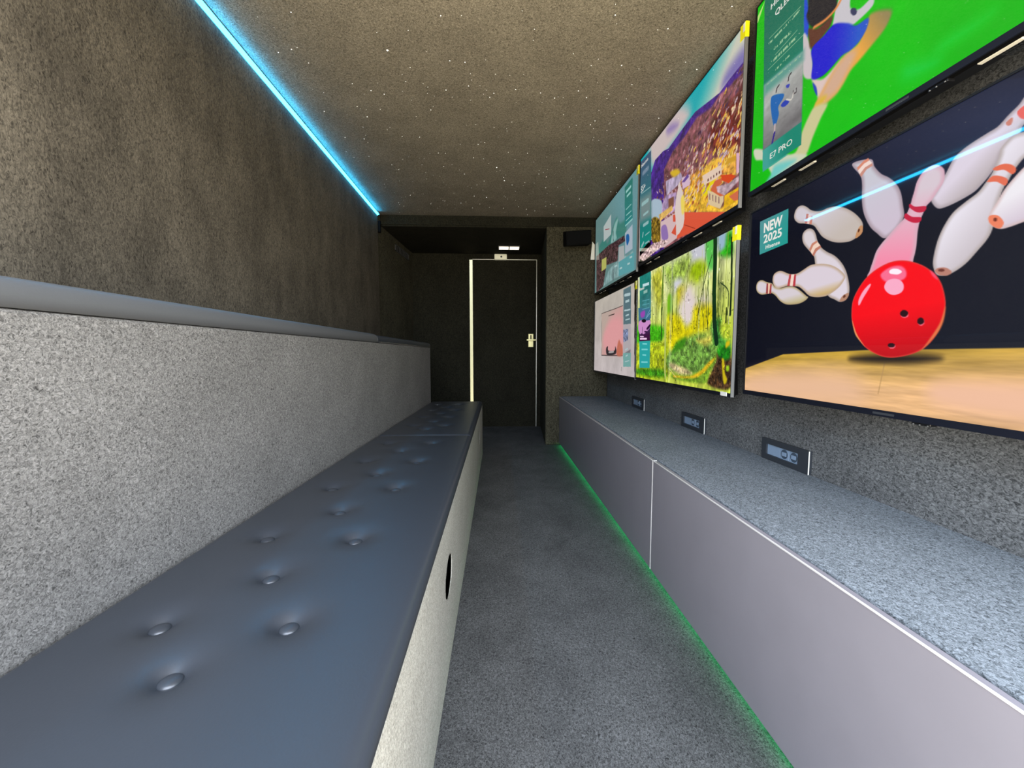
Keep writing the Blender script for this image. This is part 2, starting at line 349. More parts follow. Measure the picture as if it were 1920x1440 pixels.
# ------------------------------------------------------------------ socket outlets above the countertop
def outlet(label, ya, yb):
    t = thing('wall_outlet', label, 'outlet', (1.199, (ya + yb) / 2, .516), 'socket outlets above the countertop')
    z0, z1 = .5165, .606; fx = 1.186
    b = MB()
    by, bz = .030, .022
    for q in ((ya, ya + by * 1.9, z0, z1), (yb - by, yb, z0, z1), (ya + by * 1.9, yb - by, z0, z0 + bz), (ya + by * 1.9, yb - by, z1 - bz, z1)):
        b.box(fx, 1.1995, q[0], q[1], q[2], q[3])
    b.build('frame', M['outplate'], t)
    MB().box(fx - .0008, 1.1885, ya - .0018, ya + .0002, z0, z1).build('chrome_edge', M['slot'], t)
    i0, i1 = ya + by * 1.9, yb - by; j0, j1 = z0 + bz, z1 - bz; L = i1 - i0
    MB().box(1.192, 1.199, i1 - L * .42, i1 - .001, j0, j1).build('blank_module', M['outin'], t, bevel=.001)
    for k in range(2):
        s0 = i0 + L * .29 * k; s1 = s0 + L * .29 - .002
        so = MB().box(1.191, 1.199, s0 + .001, s1, j0, j1).build('socket', M['outin'], t, bevel=.001)
        cy = (s0 + s1) / 2; cz = (j0 + j1) / 2
        MB().cyl((1.1905, cy, cz), (1.1915, cy, cz), .0195, 24).build('well', M['outhole'], so)
        MB().box(1.1885, 1.1907, cy - .013, cy + .013, cz - .008, cz + .008).build('insert', M['outin'], so, bevel=.001)
    return t
outlet('nearest dark framed double socket outlet on the right wall, below the bowling screen', 1.49, 1.765)
outlet('middle dark framed double socket outlet on the right wall, below the forest screen', 2.27, 2.555)
outlet('farthest dark framed double socket outlet on the right wall, near the back partition', 3.21, 3.495)

# ------------------------------------------------------------------ loudspeaker and card near the partition
sp = thing('loudspeaker', 'black box loudspeaker high on the partition beside the far screens', 'loudspeaker', (.84, YS - .16, 2.02))
MB().hexa([(.715, YS - .20, 2.010), (.955, YS - .22, 2.030), (.965, YS - .012, 2.060), (.715, YS - .012, 2.05), (.712, YS - .20, 2.150), (.955, YS - .22, 2.165), (.965, YS - .012, 2.20), (.712, YS - .012, 2.20)]).build('cabinet_body', M['blackm'], sp, bevel=.006)
MB().hexa([(.722, YS - .206, 2.020), (.948, YS - .226, 2.038), (.948, YS - .219, 2.038), (.722, YS - .199, 2.020), (.722, YS - .206, 2.142), (.948, YS - .226, 2.157), (.948, YS - .219, 2.157), (.722, YS - .199, 2.142)]).build('grille', M['blackm'], sp)
MB().box(.80, .86, YS - .03, YS - .0125, 2.06, 2.15).build('mount', M['blackm'], sp)
ca = MB().hexa([(.985, 4.25, 1.91), (1.026, 4.25, 1.91), (1.026, 4.252, 1.91), (.985, 4.252, 1.91), (1.0, 4.25, 2.09), (1.026, 4.25, 2.06), (1.026, 4.252, 2.06), (1.0, 4.252, 2.09)]).build('card', M['white'], loc=(1.0, 4.25, 1.91))
tag(ca, 'small white card tucked at the far edge of the upper left screen', 'card')

# ------------------------------------------------------------------ picture painting for the screens
ART = {
  'bowl': [
    ('P',[(-0.393,-0.582),(0.989,0.08),(1.04,0.76),(-0.281,1.009)],('G',(0.038,-0.092),(0,1,16),(0.878,0.328),(16,20,32)),0,0.0015,None),
    ('P',[(-0.197,0.044),(-0.23,-0.42),(0.984,0.023),(0.997,0.193),(0.656,0.145),(0.237,0.065)],('G',(0.24,0.101),(2,8,30),(0.825,0.066),(38,46,74)),0,0.12,None),
    ('P',[(0.241,0.083),(0.247,0.066),(0.261,0.058),(0.28,0.061),(0.299,0.073),(0.317,0.088),(0.339,0.099),(0.362,0.105),(0.388,0.105),(0.419,0.111),(0.449,0.125),(0.478,0.146),(0.501,0.169),(0.514,0.189),(0.514,0.204),(0.506,0.218),(0.492,0.225),(0.47,0.228),(0.433,0.221),(0.402,0.208),(0.371,0.187),(0.35,0.162),(0.335,0.144),(0.314,0.132),(0.288,0.122),(0.265,0.114),(0.247,0.099)],('G',(0.356,0.103),(208,200,208),(0.396,0.211),(196,184,176)),1,0.0015,('E',(184,168,158),0.012)),
    ('P',[(0.298,0.094),(0.308,0.098),(0.303,0.127),(0.293,0.123)],(190,118,104),0,0.001,None),
    ('P',[(0.319,0.108),(0.328,0.111),(0.323,0.135),(0.312,0.131)],(198,128,108),0,0.001,None),
    ('P',[(0.308,0.098),(0.319,0.108),(0.312,0.131),(0.303,0.127)],(230,200,190),0,0.001,None),
    ('P',[(0.506,0.194),(0.515,0.198),(0.514,0.215),(0.5,0.224),(0.493,0.223),(0.496,0.208)],(196,142,98),1,0.001,None),
    ('P',[(0.506,0.207),(0.505,0.208),(0.504,0.209),(0.503,0.21),(0.501,0.21),(0.5,0.209),(0.5,0.207),(0.5,0.205),(0.5,0.204),(0.501,0.202),(0.502,0.201),(0.503,0.201),(0.504,0.201),(0.505,0.202),(0.506,0.203),(0.506,0.205)],(90,45,20),1,0.0015,None),
    ('P',[(0.285,0.17),(0.287,0.154),(0.299,0.146),(0.316,0.146),(0.333,0.156),(0.344,0.173),(0.351,0.192),(0.366,0.216),(0.391,0.237),(0.423,0.257),(0.449,0.282),(0.467,0.309),(0.479,0.341),(0.484,0.37),(0.479,0.388),(0.469,0.397),(0.451,0.398),(0.433,0.389),(0.407,0.374),(0.389,0.336),(0.353,0.292),(0.347,0.263),(0.339,0.238),(0.316,0.215),(0.293,0.19)],('G',(0.29,0.147),(214,205,208),(0.451,0.346),(222,212,222)),1,0.0015,('E',(176,160,150),0.012)),
    ('P',[(0.318,0.214),(0.329,0.197),(0.349,0.193),(0.353,0.199),(0.336,0.205),(0.325,0.222)],(198,130,106),0,0.001,None),
    ('P',[(0.333,0.234),(0.344,0.217),(0.365,0.212),(0.369,0.219),(0.351,0.227),(0.34,0.24)],(190,120,100),0,0.001,None),
    ('P',[(0.325,0.222),(0.336,0.205),(0.353,0.199),(0.365,0.212),(0.344,0.217),(0.333,0.234)],(240,210,190),0,0.001,None),
    ('P',[(0.48,0.376),(0.482,0.384),(0.473,0.395),(0.459,0.398),(0.451,0.395),(0.462,0.381)],(180,135,110),1,0.001,None),
    ('P',[(0.471,0.386),(0.469,0.388),(0.468,0.388),(0.466,0.388),(0.464,0.388),(0.463,0.386),(0.463,0.385),(0.463,0.383),(0.464,0.382),(0.465,0.381),(0.467,0.38),(0.469,0.38),(0.47,0.381),(0.471,0.382),(0.472,0.383),(0.472,0.385)],(95,50,30),1,0.0015,None),
    ('P',[(0.05,0.298),(0.053,0.281),(0.067,0.272),(0.089,0.274),(0.114,0.285),(0.142,0.294),(0.161,0.31),(0.192,0.319),(0.225,0.318),(0.257,0.324),(0.285,0.339),(0.316,0.362),(0.325,0.368),(0.314,0.377),(0.288,0.384),(0.254,0.384),(0.221,0.379),(0.191,0.364),(0.164,0.341),(0.14,0.329),(0.112,0.329),(0.084,0.327),(0.06,0.315)],('G',(0.228,0.353),(214,204,210),(0.23,0.387),(190,176,120)),1,0.0015,('E',(180,160,120),0.01)),
    ('P',[(0.112,0.289),(0.121,0.291),(0.122,0.329),(0.11,0.327)],(150,60,60),0,0.001,None),
    ('P',[(0.133,0.294),(0.142,0.297),(0.14,0.332),(0.129,0.329)],(160,60,60),0,0.001,None),
    ('P',[(0.121,0.291),(0.133,0.294),(0.129,0.329),(0.122,0.329)],(240,200,170),0,0.001,None),
    ('P',[(0.145,0.282),(0.151,0.263),(0.173,0.256),(0.196,0.26),(0.222,0.272),(0.246,0.28),(0.273,0.281),(0.299,0.274),(0.327,0.266),(0.358,0.268),(0.394,0.276),(0.426,0.29),(0.451,0.308),(0.466,0.325),(0.462,0.338),(0.448,0.353),(0.425,0.366),(0.398,0.374),(0.362,0.373),(0.33,0.364),(0.304,0.344),(0.281,0.328),(0.257,0.322),(0.225,0.316),(0.196,0.318),(0.17,0.316),(0.152,0.301)],('G',(0.346,0.34),(218,206,216),(0.349,0.379),(196,160,80)),1,0.0015,('E',(190,165,140),0.012)),
    ('P',[(0.232,0.277),(0.242,0.28),(0.237,0.318),(0.224,0.316)],(186,70,74),0,0.001,None),
    ('P',[(0.256,0.282),(0.265,0.284),(0.264,0.323),(0.251,0.321)],(186,60,68),0,0.001,None),
    ('P',[(0.242,0.28),(0.256,0.282),(0.251,0.321),(0.237,0.318)],(242,214,200),0,0.001,None),
    ('P',[(0.467,0.009),(0.526,0.022),(0.54,0.048),(0.561,0.075),(0.584,0.094),(0.604,0.116),(0.619,0.143),(0.628,0.179),(0.632,0.209),(0.615,0.235),(0.585,0.249),(0.559,0.228),(0.537,0.204),(0.516,0.164),(0.507,0.125),(0.504,0.079),(0.496,0.053)],('G',(0.531,0.052),(200,200,210),(0.572,0.217),(206,192,208)),1,0.0015,('E',(168,150,160),0.014)),
    ('P',[(0.484,0.027),(0.505,0.017),(0.519,0.016),(0.523,0.024),(0.506,0.026),(0.488,0.036)],(215,135,110),0,0.001,None),
    ('P',[(0.494,0.049),(0.51,0.037),(0.532,0.035),(0.534,0.043),(0.516,0.045),(0.5,0.059)],(200,140,125),0,0.001,None),
    ('P',[(0.488,0.036),(0.506,0.026),(0.523,0.024),(0.532,0.035),(0.51,0.037),(0.494,0.049)],(240,215,205),0,0.001,None),
    ('P',[(0.725,0.141),(0.739,0.116),(0.757,0.104),(0.779,0.097),(0.802,0.092),(0.819,0.088),(0.835,0.075),(0.851,0.064),(0.862,0.052),(0.873,0.064),(0.87,0.098),(0.86,0.109),(0.858,0.118),(0.85,0.124),(0.839,0.134),(0.83,0.144),(0.825,0.16),(0.812,0.18),(0.799,0.194),(0.783,0.206),(0.751,0.215),(0.724,0.218),(0.711,0.214),(0.7,0.2),(0.696,0.187),(0.704,0.175),(0.719,0.15)],('G',(0.747,0.16),(222,212,226),(0.793,0.221),(170,158,156)),1,0.0015,('E',(176,164,170),0.012)),
    ('P',[(0.832,0.088),(0.842,0.083),(0.842,0.095),(0.836,0.096)],(205,130,115),1,0.001,None),
    ('P',[(0.849,0.077),(0.857,0.071),(0.867,0.072),(0.869,0.099),(0.859,0.095),(0.853,0.088)],(232,105,98),1,0.001,None),
    ('P',[(0.825,0.15),(0.827,0.136),(0.838,0.124),(0.849,0.119),(0.863,0.121),(0.877,0.126),(0.88,0.16),(0.865,0.173),(0.854,0.187),(0.844,0.206),(0.847,0.202),(0.84,0.212),(0.835,0.225),(0.829,0.25),(0.825,0.291),(0.817,0.312),(0.801,0.332),(0.781,0.354),(0.759,0.368),(0.739,0.373),(0.722,0.368),(0.714,0.353),(0.711,0.335),(0.714,0.307),(0.72,0.282),(0.731,0.257),(0.747,0.235),(0.771,0.22),(0.792,0.209),(0.805,0.194),(0.814,0.181),(0.819,0.17)],('G',(0.739,0.266),(232,226,236),(0.809,0.326),(200,190,196)),1,0.0015,('E',(184,172,170),0.012)),
    ('P',[(0.816,0.171),(0.824,0.168),(0.836,0.169),(0.849,0.177),(0.856,0.189),(0.85,0.195),(0.836,0.181),(0.823,0.177)],(228,110,80),1,0.001,None),
    ('P',[(0.808,0.192),(0.817,0.185),(0.831,0.191),(0.843,0.202),(0.84,0.213),(0.825,0.2),(0.811,0.195)],(228,112,84),1,0.001,None),
    ('P',[(0.753,0.368),(0.752,0.371),(0.748,0.373),(0.742,0.374),(0.735,0.372),(0.728,0.37),(0.723,0.366),(0.719,0.362),(0.717,0.358),(0.719,0.355),(0.723,0.353),(0.729,0.353),(0.736,0.354),(0.743,0.357),(0.748,0.361),(0.752,0.365)],(186,128,112),1,0.0015,None),
    ('P',[(0.738,0.361),(0.738,0.362),(0.736,0.363),(0.734,0.363),(0.731,0.363),(0.729,0.362),(0.726,0.361),(0.725,0.36),(0.724,0.358),(0.724,0.357),(0.726,0.356),(0.728,0.356),(0.731,0.356),(0.734,0.357),(0.736,0.358),(0.738,0.36)],(110,55,45),1,0.0015,None),
    ('P',[(0.815,0.268),(0.818,0.258),(0.828,0.242),(0.839,0.221),(0.854,0.203),(0.87,0.188),(0.891,0.176),(0.913,0.292),(0.876,0.295),(0.856,0.298),(0.839,0.298),(0.825,0.289),(0.817,0.277)],('G',(0.844,0.24),(240,236,242),(0.863,0.293),(214,200,214)),1,0.0015,('E',(214,190,190),0.01)),
    ('P',[(0.816,0.267),(0.823,0.265),(0.834,0.271),(0.843,0.286),(0.839,0.296),(0.829,0.292),(0.818,0.279)],(238,130,96),1,0.001,None),
    ('P',[(0.831,0.277),(0.831,0.278),(0.831,0.279),(0.83,0.28),(0.828,0.28),(0.827,0.279),(0.826,0.278),(0.825,0.277),(0.825,0.275),(0.825,0.274),(0.826,0.272),(0.827,0.272),(0.828,0.272),(0.829,0.273),(0.83,0.274),(0.831,0.275)],(110,45,30),1,0.0015,None),
    ('P',[(-0.001,0.615),(0.221,0.555),(0.541,0.542),(0.894,0.539),(1.003,0.537),(1.018,0.737),(0.907,0.716),(0.012,0.796)],('G',(0.641,0.54),(186,150,52),(0.649,0.644),(228,180,128)),0,0.002,('N',0.2,(7,70))),
    ('P',[(0.046,0.637),(0.476,0.603),(0.508,0.703),(0.052,0.72)],(232,186,150),1,0.06,None),
    ('P',[(0.75,0.615),(1.009,0.614),(1.014,0.678),(0.754,0.671)],(240,190,158),1,0.03,None),
    ('K',[(0.608,0.574),(0.595,0.659)],0.002,(178,140,90),0.001),
    ('P',[(0.745,0.562),(0.738,0.566),(0.716,0.57),(0.682,0.574),(0.637,0.576),(0.589,0.576),(0.544,0.574),(0.511,0.571),(0.499,0.566),(0.511,0.561),(0.542,0.557),(0.587,0.554),(0.635,0.552),(0.68,0.553),(0.715,0.555),(0.737,0.558)],(22,16,12),1,0.016,None),
    ('P',[(0.654,0.156),(0.659,0.135),(0.671,0.118),(0.688,0.111),(0.704,0.114),(0.717,0.126),(0.722,0.139),(0.721,0.159),(0.71,0.175),(0.697,0.192),(0.686,0.201),(0.681,0.213),(0.673,0.233),(0.67,0.255),(0.669,0.291),(0.665,0.316),(0.657,0.335),(0.608,0.349),(0.543,0.344),(0.546,0.325),(0.553,0.303),(0.562,0.277),(0.577,0.259),(0.595,0.244),(0.615,0.227),(0.634,0.212),(0.646,0.188),(0.65,0.171)],('G',(0.667,0.154),(216,200,210),(0.637,0.321),(246,140,170)),1,0.0015,('E',(214,170,186),0.014)),
    ('P',[(0.646,0.182),(0.659,0.193),(0.685,0.201),(0.682,0.212),(0.664,0.208),(0.645,0.19)],(196,36,66),1,0.001,None),
    ('P',[(0.637,0.202),(0.653,0.215),(0.676,0.224),(0.672,0.234),(0.654,0.229),(0.634,0.212)],(196,30,62),1,0.001,None),
    ('P',[(0.496,0.442),(0.497,0.403),(0.512,0.371),(0.538,0.341),(0.573,0.322),(0.611,0.314),(0.648,0.32),(0.687,0.339),(0.717,0.365),(0.734,0.391),(0.744,0.424),(0.746,0.448),(0.742,0.479),(0.731,0.507),(0.713,0.531),(0.686,0.549),(0.643,0.56),(0.605,0.56),(0.569,0.547),(0.54,0.528),(0.516,0.498),(0.503,0.472)],('G',(0.634,0.437),(250,0,16),(0.643,0.56),(190,0,14)),1,0.0015,('E',(225,60,50),0.005)),
    ('P',[(0.579,0.342),(0.603,0.328),(0.631,0.329),(0.647,0.343),(0.648,0.361),(0.629,0.368),(0.595,0.363)],(250,110,145),1,0.004,None),
    ('P',[(0.637,0.345),(0.636,0.347),(0.632,0.349),(0.627,0.35),(0.621,0.349),(0.614,0.347),(0.608,0.345),(0.604,0.342),(0.603,0.338),(0.604,0.336),(0.607,0.334),(0.613,0.333),(0.619,0.334),(0.626,0.336),(0.631,0.339),(0.635,0.342)],(255,240,250),1,0.0015,None),
    ('P',[(0.645,0.384),(0.644,0.391),(0.639,0.397),(0.631,0.4),(0.621,0.401),(0.611,0.398),(0.602,0.392),(0.595,0.384),(0.592,0.376),(0.594,0.368),(0.599,0.362),(0.608,0.359),(0.618,0.359),(0.628,0.362),(0.637,0.368),(0.643,0.376)],(250,172,200),1,0.0015,None),
    ('P',[(0.547,0.362),(0.551,0.367),(0.531,0.397),(0.522,0.413),(0.517,0.415),(0.517,0.4),(0.529,0.378)],(255,165,190),1,0.0015,None),
    ('P',[(0.706,0.355),(0.717,0.365),(0.725,0.38),(0.713,0.37)],(250,80,110),1,0.003,None),
    ('P',[(0.5,0.457),(0.513,0.498),(0.543,0.529),(0.54,0.525),(0.517,0.495)],(235,150,90),1,0.002,None),
    ('P',[(0.746,0.444),(0.744,0.477),(0.731,0.507),(0.702,0.541),(0.723,0.506),(0.737,0.479)],(230,120,70),1,0.003,None),
    ('P',[(0.662,0.454),(0.662,0.457),(0.66,0.46),(0.657,0.461),(0.653,0.462),(0.649,0.461),(0.645,0.459),(0.643,0.456),(0.642,0.452),(0.642,0.449),(0.644,0.446),(0.648,0.445),(0.652,0.444),(0.655,0.445),(0.659,0.448),(0.661,0.451)],(255,110,130),1,0.0015,None),
    ('P',[(0.661,0.451),(0.66,0.455),(0.658,0.457),(0.655,0.459),(0.651,0.459),(0.647,0.458),(0.644,0.456),(0.641,0.453),(0.64,0.449),(0.641,0.446),(0.643,0.444),(0.646,0.442),(0.65,0.442),(0.654,0.443),(0.657,0.445),(0.66,0.448)],(40,4,10),1,0.0015,None),
    ('P',[(0.702,0.476),(0.702,0.479),(0.7,0.481),(0.698,0.483),(0.695,0.484),(0.692,0.483),(0.689,0.481),(0.687,0.478),(0.686,0.475),(0.686,0.471),(0.688,0.469),(0.691,0.467),(0.694,0.467),(0.697,0.468),(0.7,0.47),(0.702,0.473)],(255,110,130),1,0.0015,None),
    ('P',[(0.701,0.473),(0.701,0.476),(0.699,0.479),(0.697,0.48),(0.693,0.481),(0.69,0.48),(0.687,0.478),(0.685,0.475),(0.685,0.472),(0.685,0.469),(0.687,0.466),(0.689,0.465),(0.692,0.464),(0.695,0.465),(0.698,0.467),(0.7,0.47)],(40,4,10),1,0.0015,None),
    ('P',[(0.634,0.532),(0.633,0.535),(0.632,0.536),(0.629,0.538),(0.625,0.538),(0.621,0.538),(0.618,0.536),(0.616,0.534),(0.615,0.532),(0.616,0.53),(0.618,0.528),(0.621,0.527),(0.624,0.526),(0.628,0.527),(0.631,0.528),(0.633,0.53)],(255,110,130),1,0.0015,None),
    ('P',[(0.632,0.53),(0.632,0.532),(0.63,0.534),(0.627,0.535),(0.623,0.535),(0.62,0.535),(0.617,0.534),(0.614,0.532),(0.613,0.529),(0.614,0.527),(0.616,0.525),(0.619,0.524),(0.623,0.524),(0.626,0.524),(0.629,0.526),(0.632,0.527)],(40,4,10),1,0.0015,None),
    ('P',[(0.056,0.046),(0.211,0.048),(0.216,0.167),(0.062,0.172)],('G',(0.059,0.049),(84,146,150),(0.194,0.163),(34,152,142)),0,0.001,None),
  ],
  'green': [
    ('P',[(-0.276,-1.438),(1.005,-0.055),(1.109,1.335),(-0.078,1.345)],(0,184,4),0,0.001,('N',0.07,(5,7))),
    ('P',[(0.625,0.621),(0.658,0.629),(0.704,0.652),(0.702,0.664),(0.653,0.66),(0.627,0.646)],(0,200,60),1,0.03,None),
    ('P',[(0.705,0.627),(0.739,0.622),(0.796,0.631),(0.809,0.632),(0.77,0.641),(0.722,0.639)],(0,200,50),1,0.03,None),
    ('P',[(0.256,0.142),(0.281,0.216),(0.284,0.3),(0.263,0.286)],(24,70,200),1,0.006,None),
    ('P',[(0.26,0.285),(0.281,0.303),(0.305,0.374),(0.312,0.424),(0.31,0.45),(0.269,0.41)],(198,188,190),1,0.004,None),
    ('P',[(0.387,0.332),(0.403,0.285),(0.444,0.295),(0.448,0.341),(0.479,0.369),(0.52,0.371),(0.522,0.395),(0.472,0.399),(0.446,0.39),(0.391,0.349)],(198,194,200),1,0.004,None),
    ('P',[(0.285,0.279),(0.325,0.307),(0.38,0.314),(0.379,0.334),(0.363,0.344),(0.303,0.353),(0.288,0.317)],(92,50,36),1,0.005,None),
    ('P',[(0.277,0.214),(0.283,0.164),(0.365,0.217),(0.397,0.281),(0.388,0.307),(0.349,0.312),(0.312,0.296),(0.288,0.272),(0.272,0.233)],(24,24,34),1,0.005,None),
    ('K',[(0.418,0.286),(0.393,0.303),(0.354,0.305),(0.308,0.293)],0.009,(222,136,70),0.004),
    ('P',[(0.472,0.37),(0.471,0.374),(0.469,0.376),(0.465,0.375),(0.461,0.373),(0.457,0.369),(0.453,0.363),(0.45,0.358),(0.449,0.353),(0.449,0.349),(0.452,0.348),(0.455,0.348),(0.459,0.351),(0.464,0.355),(0.468,0.36),(0.47,0.366)],(50,56,90),1,0.0015,None),
    ('P',[(0.31,0.45),(0.361,0.481),(0.426,0.468),(0.412,0.492),(0.369,0.517),(0.344,0.531),(0.329,0.493)],(216,192,186),1,0.006,None),
    ('P',[(0.51,0.416),(0.528,0.414),(0.559,0.431),(0.579,0.448),(0.58,0.465),(0.563,0.485),(0.53,0.499),(0.49,0.514),(0.461,0.523),(0.437,0.545),(0.412,0.559),(0.367,0.564),(0.333,0.554),(0.332,0.54),(0.352,0.52),(0.385,0.492),(0.426,0.468),(0.457,0.464),(0.486,0.46)],('G',(0.56,0.442),(146,130,84),(0.487,0.481),(232,164,66)),1,0.008,None),
    ('P',[(0.457,0.464),(0.478,0.486),(0.456,0.516),(0.432,0.542),(0.406,0.556),(0.354,0.552),(0.342,0.541),(0.385,0.492),(0.426,0.468)],(208,168,140),1,0.02,None),
    ('P',[(0.303,0.355),(0.351,0.349),(0.391,0.345),(0.44,0.378),(0.472,0.407),(0.51,0.416),(0.508,0.441),(0.486,0.46),(0.457,0.464),(0.426,0.459),(0.383,0.469),(0.348,0.469),(0.31,0.45),(0.31,0.405)],('G',(0.378,0.406),(18,16,200),(0.483,0.423),(30,84,196)),1,0.004,None),
    ('P',[(0.315,0.466),(0.332,0.49),(0.337,0.518),(0.323,0.494)],(30,60,180),1,0.003,None),
    ('P',[(0.332,0.54),(0.359,0.533),(0.377,0.543),(0.355,0.557),(0.33,0.555)],(214,178,60),1,0.01,None),
    ('P',[(0.33,0.548),(0.382,0.568),(0.358,0.599),(0.33,0.639),(0.302,0.683),(0.255,0.686),(0.157,0.672),(0.131,0.645),(0.231,0.653),(0.262,0.643),(0.276,0.602),(0.306,0.562)],(200,196,146),1,0.008,None),
    ('P',[(0.027,0.535),(0.185,0.627),(0.288,0.674),(0.296,0.69),(0.158,0.693),(0.086,0.609),(0.03,0.578)],(202,206,180),1,0.006,None),
    ('P',[(0.155,0.65),(0.254,0.678),(0.189,0.69),(0.101,0.697),(0.125,0.674)],(110,196,190),1,0.014,None),
    ('P',[(0.035,-0.146),(0.245,-0.069),(0.278,0.64),(0.078,0.637)],('G',(0.137,0.12),(8,106,84),(0.175,0.643),(20,134,108)),0,0.001,None),
    ('P',[(0.074,0.589),(0.173,0.624),(0.215,0.643),(0.078,0.645)],(60,160,140),0,0.002,None),
    ('P',[(0.064,0.322),(0.267,0.335),(0.274,0.565),(0.074,0.564)],('G',(0.19,0.38),(178,180,176),(0.202,0.547),(112,110,112)),0,0.006,('N',0.16,(16,26))),
    ('P',[(0.065,0.322),(0.267,0.335),(0.268,0.365),(0.067,0.362)],(90,150,138),0,0.016,None),
    ('P',[(0.107,0.406),(0.117,0.39),(0.175,0.417),(0.175,0.433),(0.152,0.448),(0.156,0.477),(0.142,0.505),(0.128,0.496),(0.114,0.45)],(20,96,170),1,0.002,None),
    ('K',[(0.136,0.388),(0.14,0.377),(0.15,0.373)],0.006,(50,40,50),0.001),
    ('P',[(0.166,0.449),(0.188,0.446),(0.208,0.463),(0.189,0.467),(0.172,0.46)],(36,60,170),1,0.002,None),
    ('K',[(0.137,0.502),(0.136,0.528)],0.008,(190,170,170),0.001),
    ('K',[(0.137,0.53),(0.125,0.566)],0.009,(44,30,130),0.001),
    ('K',[(0.198,0.387),(0.201,0.374),(0.211,0.37)],0.006,(60,54,60),0.001),
    ('P',[(0.188,0.397),(0.206,0.403),(0.202,0.412),(0.192,0.408)],(50,60,170),1,0.002,None),
    ('K',[(0.226,0.437),(0.228,0.447),(0.241,0.45),(0.241,0.438)],0.004,(70,60,66),0.001),
    ('K',[(0.194,0.447),(0.218,0.461),(0.227,0.446)],0.005,(205,200,190),0.001),
    ('P',[(0.072,0.564),(0.274,0.564),(0.277,0.639),(0.078,0.637)],('G',(0.205,0.589),(10,130,108),(0.099,0.61),(60,156,146)),0,0.001,None),
    ('T',[(0.08,0.185),(0.234,0.188)],0.008,(150,190,150)),
    ('T',[(0.116,0.224),(0.202,0.228)],0.01,(150,190,150)),
    ('T',[(0.098,0.263),(0.226,0.266)],0.01,(150,190,150)),
    ('T',[(0.129,0.306),(0.199,0.303)],0.007,(150,190,150)),
    ('T',[(0.083,0.329),(0.254,0.343)],0.004,(150,190,150)),
    ('T',[(0.082,0.167),(0.242,0.179)],0.0015,(150,190,150)),
    ('T',[(0.083,0.278),(0.261,0.282)],0.0015,(150,190,150)),
    ('T',[(0.121,0.25),(0.231,0.245)],0.0015,(150,190,150)),
    ('P',[(-0.012,0.041),(0.048,0.006),(0.093,0.004),(0.048,0.006),(0.028,0.033),(0.007,0.057)],(176,220,120),0,0.002,None),
  ],
  'town': [
    ('P',[(-0.117,0.109),(-0.19,-0.978),(1.214,-0.032),(1.27,0.756)],('G',(0.906,-0.018),(0,160,168),(1.026,0.127),(196,196,180)),0,0.001,None),
    ('P',[(0.192,0.117),(0.176,-0.113),(0.575,-0.052),(0.734,0.104),(0.368,0.162)],(196,180,178),1,0.06,None),
    ('P',[(0.437,0.02),(0.511,0.023),(0.595,0.067),(0.561,0.079),(0.464,0.059)],(140,120,170),1,0.03,None),
    ('P',[(1.055,0.114),(1.122,0.091),(1.217,0.092),(1.223,0.178),(1.057,0.154)],(120,110,170),1,0.04,None),
    ('P',[(0.196,0.175),(0.267,0.117),(0.392,0.121),(0.47,0.142),(0.588,0.13),(0.705,0.12),(0.792,0.114),(0.874,0.13),(0.95,0.145),(1.028,0.159),(1.099,0.15),(1.202,0.144),(1.251,0.574),(0.864,0.884),(0.243,0.868)],(62,30,120),0,0.002,('N',0.5,(30,30))),
    ('P',[(0.413,0.238),(0.534,0.186),(0.678,0.179),(0.813,0.152),(0.953,0.183),(1.029,0.167),(1.101,0.18),(1.224,0.185),(1.272,0.862),(0.459,0.904)],(124,74,80),0,0.01,('N',0.6,(34,34))),
    ('P',[(0.949,0.241),(1.064,0.248),(1.166,0.248),(1.228,0.25),(1.244,0.466),(1.0,0.406)],(104,34,30),1,0.03,('N',0.6,(40,30))),
    ('P',[(0.87,0.443),(0.97,0.433),(1.049,0.448),(1.174,0.453),(1.183,0.581),(0.896,0.564)],(226,176,60),0,0.012,('N',0.35,(40,40))),
    ('P',[(0.775,0.422),(0.869,0.435),(0.887,0.561),(0.704,0.55),(0.7,0.493)],(216,150,50),1,0.02,('N',0.6,(40,20))),
    ('P',[(0.697,0.455),(0.778,0.468),(0.895,0.555),(0.955,0.565),(0.959,0.62),(1.065,0.68),(1.216,0.688),(1.218,0.71),(1.14,0.724),(0.706,0.583)],(226,176,50),0,0.012,('N',0.4,(50,50))),
    ('P',[(0.892,0.512),(0.977,0.529),(1.009,0.533),(0.981,0.579),(0.905,0.567)],(226,206,10),1,0.01,None),
  ],
  'forest': [
    ('P',[(-0.248,-0.67),(1.309,-0.099),(1.373,0.791),(-0.135,1.035)],('G',(0.695,0.02),(208,212,176),(0.724,0.439),(186,200,70)),0,0.001,('N',0.34,(30,10))),
    ('P',[(0.82,-0.116),(0.943,-0.066),(0.96,0.022),(0.942,0.085),(0.87,0.076),(0.812,0.136),(0.79,0.011)],(196,196,206),1,0.03,None),
    ('P',[(1.053,-0.019),(1.132,0.003),(1.137,0.065),(1.069,0.07)],(150,180,200),1,0.02,None),
    ('P',[(0.945,-0.038),(1.021,-0.028),(1.027,0.131),(0.966,0.107)],(90,190,80),1,0.02,None),
    ('P',[(1.132,0.003),(1.174,0.015),(1.176,0.11),(1.07,0.081),(1.117,0.061)],(40,150,20),1,0.02,('N',0.5,(30,40))),
    ('P',[(0.264,0.077),(0.271,0.025),(0.422,0.017),(0.435,0.212),(0.364,0.24)],(196,196,60),1,0.05,('N',0.5,(40,30))),
    ('P',[(0.457,0.017),(0.574,0.014),(0.763,0.014),(0.795,0.085),(0.718,0.151),(0.631,0.17),(0.516,0.118)],(150,176,70),1,0.05,('N',0.6,(50,40))),
